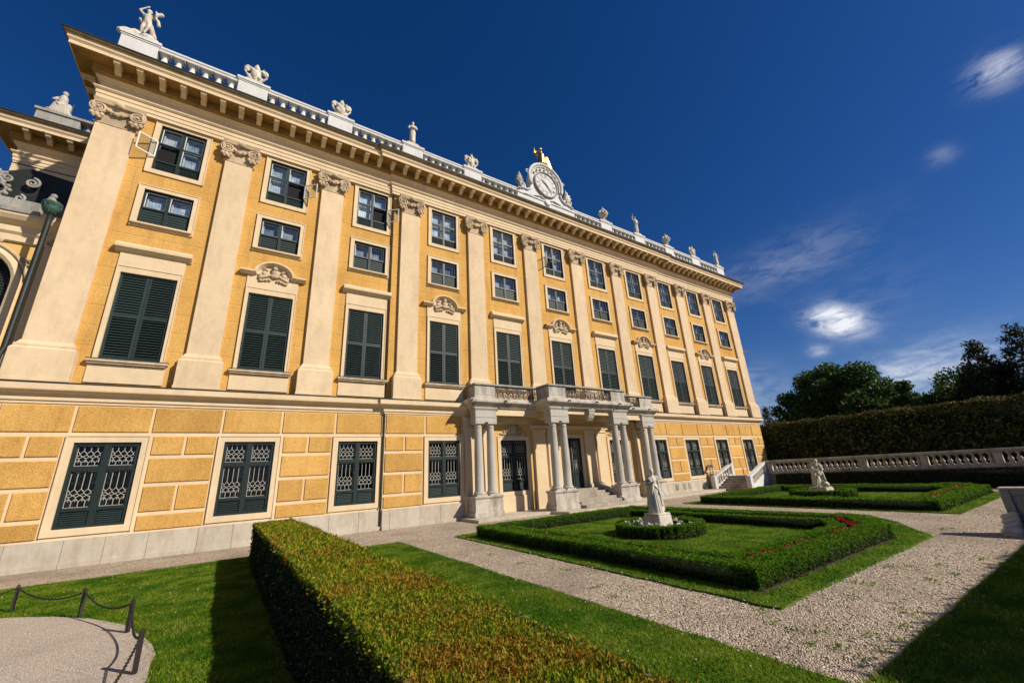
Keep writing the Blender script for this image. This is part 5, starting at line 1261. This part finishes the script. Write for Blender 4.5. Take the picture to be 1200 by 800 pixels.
flowers('red_flowers', [(5+7*RNG.random(), -14.95+RNG.normal(0, .06)) for _ in range(70)]+[(12.4+RNG.normal(0, .1), -14.4) for _ in range(14)], .09, M['red'], 1, (.26, .40))
pts = []
while len(pts) < 80:
    a = RNG.random()*2*PI; r = RNG.uniform(.55, 1.05); pts.append((SA[0]+r*math.cos(a), SA[1]+r*math.sin(a)))
flowers('white_flowers', pts, .07, M['white_petal'], 1, (.20, .40))
flowers('white_flowers', [(SB[0]+RNG.uniform(.6, 1.1)*math.cos(a), SB[1]+RNG.uniform(.6, 1.1)*math.sin(a)) for a in RNG.uniform(0, 2*PI, 50)], .07, M['white_petal'], 1, (.18, .38))

# ------------------------------------------------------------------ terrace, stairs and balustrade at the far end
TX, TZ = 17.5, 1.03
tw = thing('terrace', 'raised stone terrace closing the garden, edged by a long white balustrade', 'terrace', (TX, -10, 0))
def T_(mb, name, mat, **k):
    o = mb.obj(name, mat, tw, **k); o.location = (-TX, 10, 0); return o
T_(MB().box(TX, 24.8, -40, -3.2, 0, TZ).box(15.95, 24.8, -3.2, 0.0, 0, TZ-.002).box(24.52, 60, -40, 20, .0, TZ-.004).box(14.35, 15.96, -.62, -.14, 0, TZ-.006), 'retaining_wall', M['plinth'])
T_(MB().box(TX-.22, TX+.22, -40, -3.3, TZ, TZ+.22).box(TX-.24, TX+.24, -40, -3.3, TZ+.86, TZ+1.0).box(TX-.18, TX+.18, -40, -3.3, TZ+.80, TZ+.86), 'coping', M['portico'], bevel=.02)
tbm = baluster_mesh(.58, .125, M['portico'], 10); tbw = baluster_mesh(.58, .08, M['white'], 10)
tbr = T_(MB().box(TX-.16, TX+.16, -3.62, -3.28, TZ+.2, TZ+.81), 'balustrade_pier', M['portico'], bevel=.015)
y = -3.6
while y > -24:
    y2 = y-3.02; pcs = MB().box(TX-.16, TX+.16, y2-.0, y2+.34, TZ+.22, TZ+.80); T_(pcs, 'balustrade_pier', M['portico'], bevel=.015)
    for i in range(8): o = place('baluster', tbm, tw, (0, 10+y-.12-(2.68-.05)*(i+.45)/8, TZ+.22))
    y = y2
# steps
ss = thing('staircase', 'dark stone stairs between two white sloping balustrades up to the terrace', 'staircase', (14.8, -1.8, 0))
def S_(mb, name, mat, **k):
    o = mb.obj(name, mat, ss, **k); o.location = (-14.8, 1.8, 0); return o
nst = 6; X0, X1 = 13.95, 15.95
for i in range(nst):
    xa = X0+(X1-X0)*i/nst; f0 = 1-i/nst; yr = -2.55-.75*f0
    m = MB().box(xa, X1+.5, yr-.12, -.72, (TZ/nst)*i, TZ/nst*(i+1)-.045).box(xa-.04, X1+.5, yr-.12, -.72, TZ/nst*(i+1)-.045, TZ/nst*(i+1)); S_(m, 'step', M['step'], bevel=.008)
def slope_rail(p0, p1, z0, z1, wall0, w_=.26):
    """stair parapet from p0 up to p1: base wall, balusters and coping"""
    a = Vector((p0[0], p0[1], 0)); c = Vector((p1[0], p1[1], 0)); u = (c-a).normalized(); nn = Vector((-u.y, u.x, 0))*(w_/2)
    def prism(za0, za1, zb0, zb1, ww, s=0, e=1):
        A = a+(c-a)*s; Cc = a+(c-a)*e; n2 = nn.normalized()*ww
        return [(A.x+n2.x, A.y+n2.y, za0), (A.x-n2.x, A.y-n2.y, za0), (Cc.x-n2.x, Cc.y-n2.y, zb0), (Cc.x+n2.x, Cc.y+n2.y, zb0), (A.x+n2.x, A.y+n2.y, za1), (A.x-n2.x, A.y-n2.y, za1), (Cc.x-n2.x, Cc.y-n2.y, zb1), (Cc.x+n2.x, Cc.y+n2.y, zb1)]
    F6 = [(0, 3, 2, 1), (4, 5, 6, 7), (0, 1, 5, 4), (1, 2, 6, 5), (2, 3, 7, 6), (3, 0, 4, 7)]
    m = MB().add(prism(0, z0+.22, 0, z1+.22, w_/2), F6).add(prism(z0+.80, z0+.95, z1+.80, z1+.95, w_/2+.03), F6)
    for q in (a, c): m.box(q.x-.17, q.x+.17, q.y-.17, q.y+.17, 0, (z0 if q is a else z1)+.96)
    p = S_(m, 'stair_parapet', M['white'], bevel=.012)
    L = (c-a).length; n = int((L-.4)/.29)
    for i in range(n):
        t = (.24+(L-.48)*(i+.5)/n)/L; q = a+(c-a)*t; zz = z0+(z1-z0)*t
        o = place('baluster', tbw, p, (q.x, q.y, zz+.20))
slope_rail((14.0, -.72), (16.3, -.95), .10, TZ, 0)
slope_rail((13.75, -3.62), (17.3, -3.12), .10, TZ, 0)
rl = MB().box(14.35, 14.6, -.60, -.16, TZ-.02, TZ+.2).box(14.33, 14.62, -.64, -.14, TZ+.78, TZ+.92); p = S_(rl, 'landing_rail', M['column'])
for yy in (-.26, -.48): place('baluster', tbw, p, (14.47, yy, TZ+.2))
MB().tube([(16.9, -1.6, TZ), (16.9, -1.6, TZ+.55)], .03, 6).obj('post', M['rust'], ss).location = (-14.8, 1.8, 0)
# dark ivy hedge against the terrace wall
me = hedge_mesh('low_dark_hedge', [(16.75, 17.35, -24, -3.95, .98)], .11, 260, [M['yewdark'], M['yewdark']], .04, 1.2, seed=4, depth=.06)
o = place('low_dark_hedge', me); tag(o, 'dark hedge against the terrace wall below the white balustrade', 'hedge')

# tall reddish screen hedge on the terrace
me = hedge_mesh('tall_screen_hedge', [(26, 29, -30, 5.5, 5.35)], .26, 150, [M['screenred'], M['screen'], M['screen']], .34, .8, topdens=90, seed=6, depth=.18, core_in=.35, faces='tlf', z0=TZ, spread=1.0)
o = place('tall_screen_hedge', me); tag(o, 'tall dark clipped hedge with reddish tips behind the terrace balustrade', 'hedge')
P = np.column_stack([RNG.uniform(25.8, 28.5, 3600), RNG.uniform(-30, 5.5, 3600), 5.35-np.abs(RNG.normal(0, .28, 3600))+.12]); P = P[P[:, 0] < 26.6+RNG.random(len(P))*3]
V, F = leaves(P, np.tile((-.3, 0, 1.), (len(P), 1)), .19, .7, .45); o2 = place('tip_growth', fastmesh('tip_growth', V, F, [M['screenred']]), o); o2['kind'] = 'stuff'
# arch-shaped iron trellis next to the hedge
arp = MB().tube([(25.8, 1.2, TZ), (25.8, 1.2, 3.9), (25.9, 1.0, 4.6), (26.2, .5, 5.0), (26.6, -.2, 5.1)], .05, 6).tube([(25.8, 2.4, TZ), (25.8, 2.4, 3.9), (25.9, 2.2, 4.9), (26.3, 1.6, 5.3)], .05, 6).tube([(25.8, 1.2, 2.6), (25.8, 2.4, 2.6)], .03, 6)
o = arp.obj('iron_trellis', M['rust']); tag(o, 'thin curved iron trellis by the far palace corner', 'trellis')

# hedge behind the shaded lawn, outside the view, whose shadow falls on it
me = hedge_mesh('unseen_hedge', [(-9.0, 24, -24.0, -22.6, 4.12)], .16, 60, [M['screen'], M['screen']], .08, .8, topdens=60, seed=9, depth=.1, faces='tlb')
o = place('unseen_hedge', me); tag(o, 'tall clipped hedge bordering the shaded lawn', 'hedge')

me = hedge_mesh('unseen_hedge', [(-6.0, 30, -32.0, -30.4, 9.6)], .35, 12, [M['screen'], M['screen']], .12, .8, topdens=12, seed=19, depth=.1, faces='tlb')  # second, taller block added out of view to cut sky light on the lawn
o = place('unseen_hedge', me); tag(o, 'very tall clipped screen standing behind the lower hedge of the shaded lawn', 'hedge')
# ------------------------------------------------------------------ trees
def tree(name, label, loc, H, cr, mat, leaf, n, kind='broad', seed=1, group=None, gaps=.0):
    r = np.random.default_rng(seed); t = thing(name, label, 'tree', (loc[0], loc[1], 0), 0, group); tb = MB()
    rr = random.Random(seed); blobs = []
    tb.tube([(0, 0, 0), (.1, .05, H*.2), (.05, -.1, H*.45), (.1, 0, H*.85)], [H*.028, H*.022, H*.015, H*.004], 9)
    if kind == 'broad':
        for k in range(22):
            a = rr.uniform(0, 2*PI); rad_ = cr*rr.uniform(.25, .92)**.8; zc = H*rr.uniform(.40, .88); sh = math.sqrt(max(.05, 1-((zc/H-.60)/.42)**2)); p = (rad_*sh*math.cos(a), rad_*sh*math.sin(a), zc)
            blobs.append((p, cr*rr.uniform(.20, .36))); tb.tube([(0.05, 0, H*rr.uniform(.2, .45)), (p[0]*.5, p[1]*.5, p[2]*.75), p], [H*.009, H*.006, H*.002], 6)
        blobs.append(((0, 0, H*.88), cr*.34)); blobs.append(((0, 0, H*.6), cr*.5))
    elif kind == 'conifer':
        for k in range(46):
            f = (k+.5)/46; zc = H*(.12+.86*f); R = cr*(1-f)**.75+.15; a = k*2.4
            for q in range(2):
                aa = a+q*PI+rr.uniform(-.4, .4); p = (R*.75*math.cos(aa), R*.75*math.sin(aa), zc+rr.uniform(-.2, .3)); blobs.append((p, max(.28, R*.34)))
                tb.tube([(0, 0, zc-.2), (p[0]*1.1, p[1]*1.1, p[2]+.1)], [H*.005, .01], 5)
    else:
        for k in range(16):
            a = rr.uniform(0, 2*PI); zc = H*rr.uniform(.45, .98); p = (cr*rr.uniform(.1, 1)*math.cos(a), cr*rr.uniform(.1, 1)*math.sin(a), zc); blobs.append((p, cr*rr.uniform(.12, .22))); tb.tube([(0, 0, zc*.6), p], [H*.008, .015], 5)
    w = np.array([b_[1]**2 for b_ in blobs]); w /= w.sum(); ix = r.choice(len(blobs), n, p=w); c = np.array([b_[0] for b_ in blobs])[ix]; R = np.array([b_[1] for b_ in blobs])[ix]
    d = r.normal(0, 1, (n, 3)); d /= np.linalg.norm(d, axis=1, keepdims=True); d[:, 2] = d[:, 2]*.85+.1
    P = c+d*(R*(.55+.6*r.random(n)))[:, None]; P = P+r.normal(0, .12, P.shape)
    keep = wob(P, .9, seed) > -1.1+gaps; P = P[keep]; d = d[keep]
    sp_ = .7 if kind != 'conifer' else .45
    V, F = leaves(P, d+np.array([0, 0, .2 if kind != 'conifer' else -.1]), leaf, sp_, .55 if kind != 'conifer' else .3)
    tb.obj('trunk', M['bark'], t, smooth=True); place('crown', fastmesh('crown', V, F, [mat]), t); return t
tree('broadleaf_tree', 'wide round-topped dark green tree rising above the hedge next to the palace', (52, 2.3), 14.6, 5.5, M['tree'], .40, 34000, 'broad', 3)
tree('broadleaf_tree', 'lower shoulder tree joined to the round-topped tree on its palace side', (50, 6.6), 11.6, 3.4, M['tree'], .42, 9000, 'broad', 9)
tree('broadleaf_tree', 'sloping dark tree crown between the round-topped tree and the thin tree', (48, -4.2), 10.6, 4.8, M['tree'], .38, 20000, 'broad', 14)
tree('pointed_tree', 'small pointed dark tree just beyond the palace corner', (56, 13.6), 10.4, 1.6, M['tree2'], .36, 5000, 'conifer', 5)
tree('bushy_tree', 'low dark bush crown peeping beside the palace corner', (58, 17.0), 8.6, 2.0, M['tree2'], .4, 4500, 'broad', 6)
tree('thin_tree', 'thin open tree with airy top above the middle of the hedge', (44, -8.0), 9.6, 3.2, M['tree'], .32, 9500, 'thin', 7, gaps=.1)
tree('thin_tree', 'low sprawling tree between the airy tree and the dark conifers', (44, -10.9), 9.8, 4.6, M['tree'], .34, 15000, 'broad', 21, gaps=.2)
tree('dark_conifer', 'dark conifer with ragged pointed top nearest the thin tree', (40, -13.6), 11.8, 3.5, M['tree2'], .36, 26000, 'conifer', 8, 'dark conifers')
tree('dark_conifer', 'dark ragged conifer second in the row after the gap', (40, -16.4), 12.6, 3.8, M['tree2'], .36, 26000, 'conifer', 18, 'dark conifers')
tree('dark_conifer', 'dark conifer cut by the picture edge at the end of its row', (39, -20.6), 12.4, 3.2, M['tree2'], .40, 9000, 'conifer', 28, 'dark conifers')
for k in bpy.data.objects:
    if k.get('label') == 'dark conifer cut by the picture edge at the end of its row': k['label'] = 'dark conifer last in its row, partly out of view beyond the balustrade'

# ------------------------------------------------------------------ chain posts round the sand circle
PO = [(-23.2, -6.35), (-21.14, -6.94), (-19.81, -8.67), (-18.87, -10.54), (-18.47, -12.74), (-18.6, -15.0)]
plab = ['first iron post of the chain fence, outside the picture edge', 'iron chain post nearest the palace wall', 'iron chain post second from the palace wall', 'iron chain post third from the wall beside the lawn corner', 'iron chain post nearest the camera with hanging chain', 'last iron chain post beyond the bottom edge']
plab[0] = 'iron chain post farthest along the sand edge from the hedge'; plab[5] = 'iron chain post next after the nearest one beside the hedge'
for i, (x, y) in enumerate(PO):
    t = thing('chain_post', plab[i], 'post', (x, y, .0), rad(20*i), 'chain posts round the sand')
    MB().box(-.024, .024, -.024, .024, 0, .50).frust(-.024, .024, -.024, .024, .5, -.012, .012, -.012, .012, .525).obj('shaft', M['rust'], t)
    MB().tube([(.035*math.cos(a), 0, .45+.035*math.sin(a)) for a in np.linspace(0, 2*PI, 11)], .008, 5, False).obj('ring', M['rust'], t)
def chain(p, q, sag):
    L = math.hypot(q[0]-p[0], q[1]-p[1]); n = int(L/.034); m = MB(); P_ = []
    for i in range(n+1):
        t = i/n; P_.append(Vector((p[0]+(q[0]-p[0])*t, p[1]+(q[1]-p[1])*t, .46-sag*4*t*(1-t))))
    for i in range(n):
        a, c = P_[i], P_[i+1]; u = (c-a).normalized(); s = Vector((-u.y, u.x, 0)).normalized() if i % 2 else u.cross(Vector((-u.y, u.x, 0))).normalized(); mid = (a+c)/2; pts = []
        for k in range(9): an = 2*PI*k/8; pts.append(mid+u*(.028*math.cos(an))+s*(.014*math.sin(an)))
        m.tube(pts, .0055, 4, False)
    return m
for i in range(5):
    o = chain(PO[i], PO[i+1], .16 if i < 3 else .2).obj('iron_chain', M['rust'])
    tag(o, ['sagging iron chain running out of view along the sand', 'sagging iron chain between the two posts nearest the wall', 'sagging iron chain between the second and third post from the wall', 'iron chain hanging between the third post and the nearest post', 'iron chain from the nearest post towards the hedge foot'][i], 'chain', 'chains of the post fence')

# stone pedestal with scroll foot at the edge of the gravel
PX_ = .42
bp_ = thing('stone_pedestal', 'low stone pedestal with a scrolled foot at the edge of the gravel and shaded lawn', 'pedestal', (-1.6, -18.2, 0))
def B_(mb, name, mat, **k):
    o = mb.obj(name, mat, bp_, **k); o.location = (1.6+PX_, 18.2, -.03); return o
B_(MB().box(-1.46, -1.15, -21.5, -17.86, 0, 1.08).box(-1.50, -1.46, -21.5, -18.02, .0, .14).box(-1.50, -1.46, -21.5, -18.02, .95, 1.08).box(-1.52, -1.46, -18.02, -17.84, 0, 1.08), 'block', M['grey'], bevel=.012)
B_(MB().box(-1.52, -1.10, -21.55, -17.82, 1.085, 1.135), 'coping', M['portico'], bevel=.012)
sf = MB()
for k in range(4): sf.cap((-1.53-.03*k, -17.98, .50-.11*k), (-1.53-.07*k, -17.76, .42-.11*k), .075, .07)
sf.cap((-1.72, -17.98, .10), (-1.74, -17.74, .10), .10, .10); sf.box(-1.86, -1.45, -18.08, -17.70, 0, .05)
B_(sf, 'scroll_foot', M['statue'], smooth=True)

# ------------------------------------------------------------------ light and sky
SUN = Vector((.40, -.56, .50)).normalized(); el = math.asin(SUN.z); rot = math.atan2(SUN.x, SUN.y)
sl_ = bpy.data.lights.new('sun', 'SUN'); sl_.energy = 5.0; sl_.angle = rad(.53); sl_.color = (1.0, .915, .79)
so = bpy.data.objects.new('sun', sl_); C.objects.link(so); so.rotation_euler = SUN.to_track_quat('Z', 'Y').to_euler(); so.location = (20, -30, 40)
w = bpy.data.worlds.new('World'); scene.world = w; w.use_nodes = True; nt = w.node_tree; bg = nt.nodes['Background']
sky = N(nt, 'ShaderNodeTexSky'); sky.sky_type = 'NISHITA'; sky.sun_disc = False; sky.sun_elevation = el; sky.sun_rotation = rot % (2*PI); sky.altitude = 400; sky.air_density = 1.0; sky.dust_density = .35; sky.ozone_density = 3.0
gm = N(nt, 'ShaderNodeHueSaturation'); gm.inputs['Saturation'].default_value = 1.27; gm.inputs['Value'].default_value = 1.0; nt.links.new(mix(nt, 1.0, sky.outputs[0], (.86, .84, 1.04), 'MULTIPLY'), gm.inputs['Color'])
tc = N(nt, 'ShaderNodeTexCoord'); D = tc.outputs['Generated']
def vm(op, a, b=None):
    n = N(nt, 'ShaderNodeVectorMath', operation=op)
    for s_, v in zip(n.inputs, (a, b)):
        if v is None: continue
        if hasattr(v, 'links'): nt.links.new(v, s_)
        else: s_.default_value = tuple(v)
    return n
# project directions on a high cloud layer so that wisps shear towards the horizon
sx = N(nt, 'ShaderNodeSeparateXYZ'); nt.links.new(D, sx.inputs[0])
zc = math_(nt, 'MAXIMUM', sx.outputs[2], .03)
cx = N(nt, 'ShaderNodeCombineXYZ'); nt.links.new(math_(nt, 'DIVIDE', sx.outputs[0], zc), cx.inputs[0]); nt.links.new(math_(nt, 'DIVIDE', sx.outputs[1], zc), cx.inputs[1])
mask = None
# each cloud: centre and an end point in the sky, half width, strength
CL = [((1170, 84), (1195, 74), .022, .8), ((1105, 182), (1118, 176), .014, .16), ((980, 376), (1004, 381), .024, 1.7), ((958, 410), (968, 410), .012, .5), ((940, 300), (1000, 268), .045, .10), ((890, 322), (960, 305), .045, .08), ((1060, 437), (1130, 425), .028, .5), ((1120, 430), (1180, 415), .05, .3), ((880, 458), (915, 462), .05, .22), ((1020, 352), (1065, 325), .05, .07)]
mp = N(nt, 'ShaderNodeMapping'); nt.links.new(D, mp.inputs[0]); mp.inputs['Rotation'].default_value = (0, 0, -.1); mp.inputs['Scale'].default_value = (7, 7, 20)
n1 = N(nt, 'ShaderNodeTexNoise'); setin(n1, Scale=2.6, Detail=9, Roughness=.62, Distortion=.6); nt.links.new(mp.outputs[0], n1.inputs['Vector'])
n2 = N(nt, 'ShaderNodeTexNoise'); setin(n2, Scale=9, Detail=8, Roughness=.6); nt.links.new(D, n2.inputs['Vector'])
for (c0, c1, hw, stg) in CL:
    a = Vector(skydir(*c0)); c = Vector(skydir(*c1)); mid = a; u = (c-a); L = u.length; u.normalize(); v = mid.cross(u).normalized()
    dd = vm('SUBTRACT', D, mid).outputs[0]
    du = math_(nt, 'DIVIDE', vm('DOT_PRODUCT', dd, u).outputs['Value'], L*1.25); dv = math_(nt, 'DIVIDE', vm('DOT_PRODUCT', dd, v).outputs['Value'], hw)
    q = math_(nt, 'ADD', math_(nt, 'MULTIPLY', du, du), math_(nt, 'MULTIPLY', dv, dv)); dm = math_(nt, 'GREATER_THAN', vm('DOT_PRODUCT', D, mid).outputs['Value'], .5)
    e = math_(nt, 'MULTIPLY', math_(nt, 'EXPONENT', math_(nt, 'MULTIPLY', q, -1.0)), math_(nt, 'MULTIPLY', dm, stg))
    mask = e if mask is None else math_(nt, 'ADD', mask, e)
nn_ = math_(nt, 'ADD', math_(nt, 'MULTIPLY', n1.outputs['Fac'], .7), math_(nt, 'MULTIPLY', n2.outputs['Fac'], .3))
cl = math_(nt, 'MULTIPLY', mask, math_(nt, 'MULTIPLY_ADD', nn_, 4.2, -1.55, clamp=True), clamp=True)
skc = mix(nt, cl, gm.outputs[0], (12.5, 12.9, 13.8))
nt.links.new(skc, bg.inputs['Color']); bg.inputs['Strength'].default_value = .063
scene.view_settings.view_transform = 'Standard'; scene.view_settings.look = 'None'; scene.view_settings.gamma = 1; scene.view_settings.exposure = 0.14; scene.view_settings.use_curve_mapping = False
scene.render.engine = 'CYCLES'
scene.cycles.max_bounces = 6; scene.cycles.diffuse_bounces = 3; scene.cycles.glossy_bounces = 3; scene.cycles.transparent_max_bounces = 10; scene.cycles.transmission_bounces = 3
scene.cycles.use_denoising = True
try: scene.cycles.denoiser = 'OPENIMAGEDENOISE'
except Exception: pass
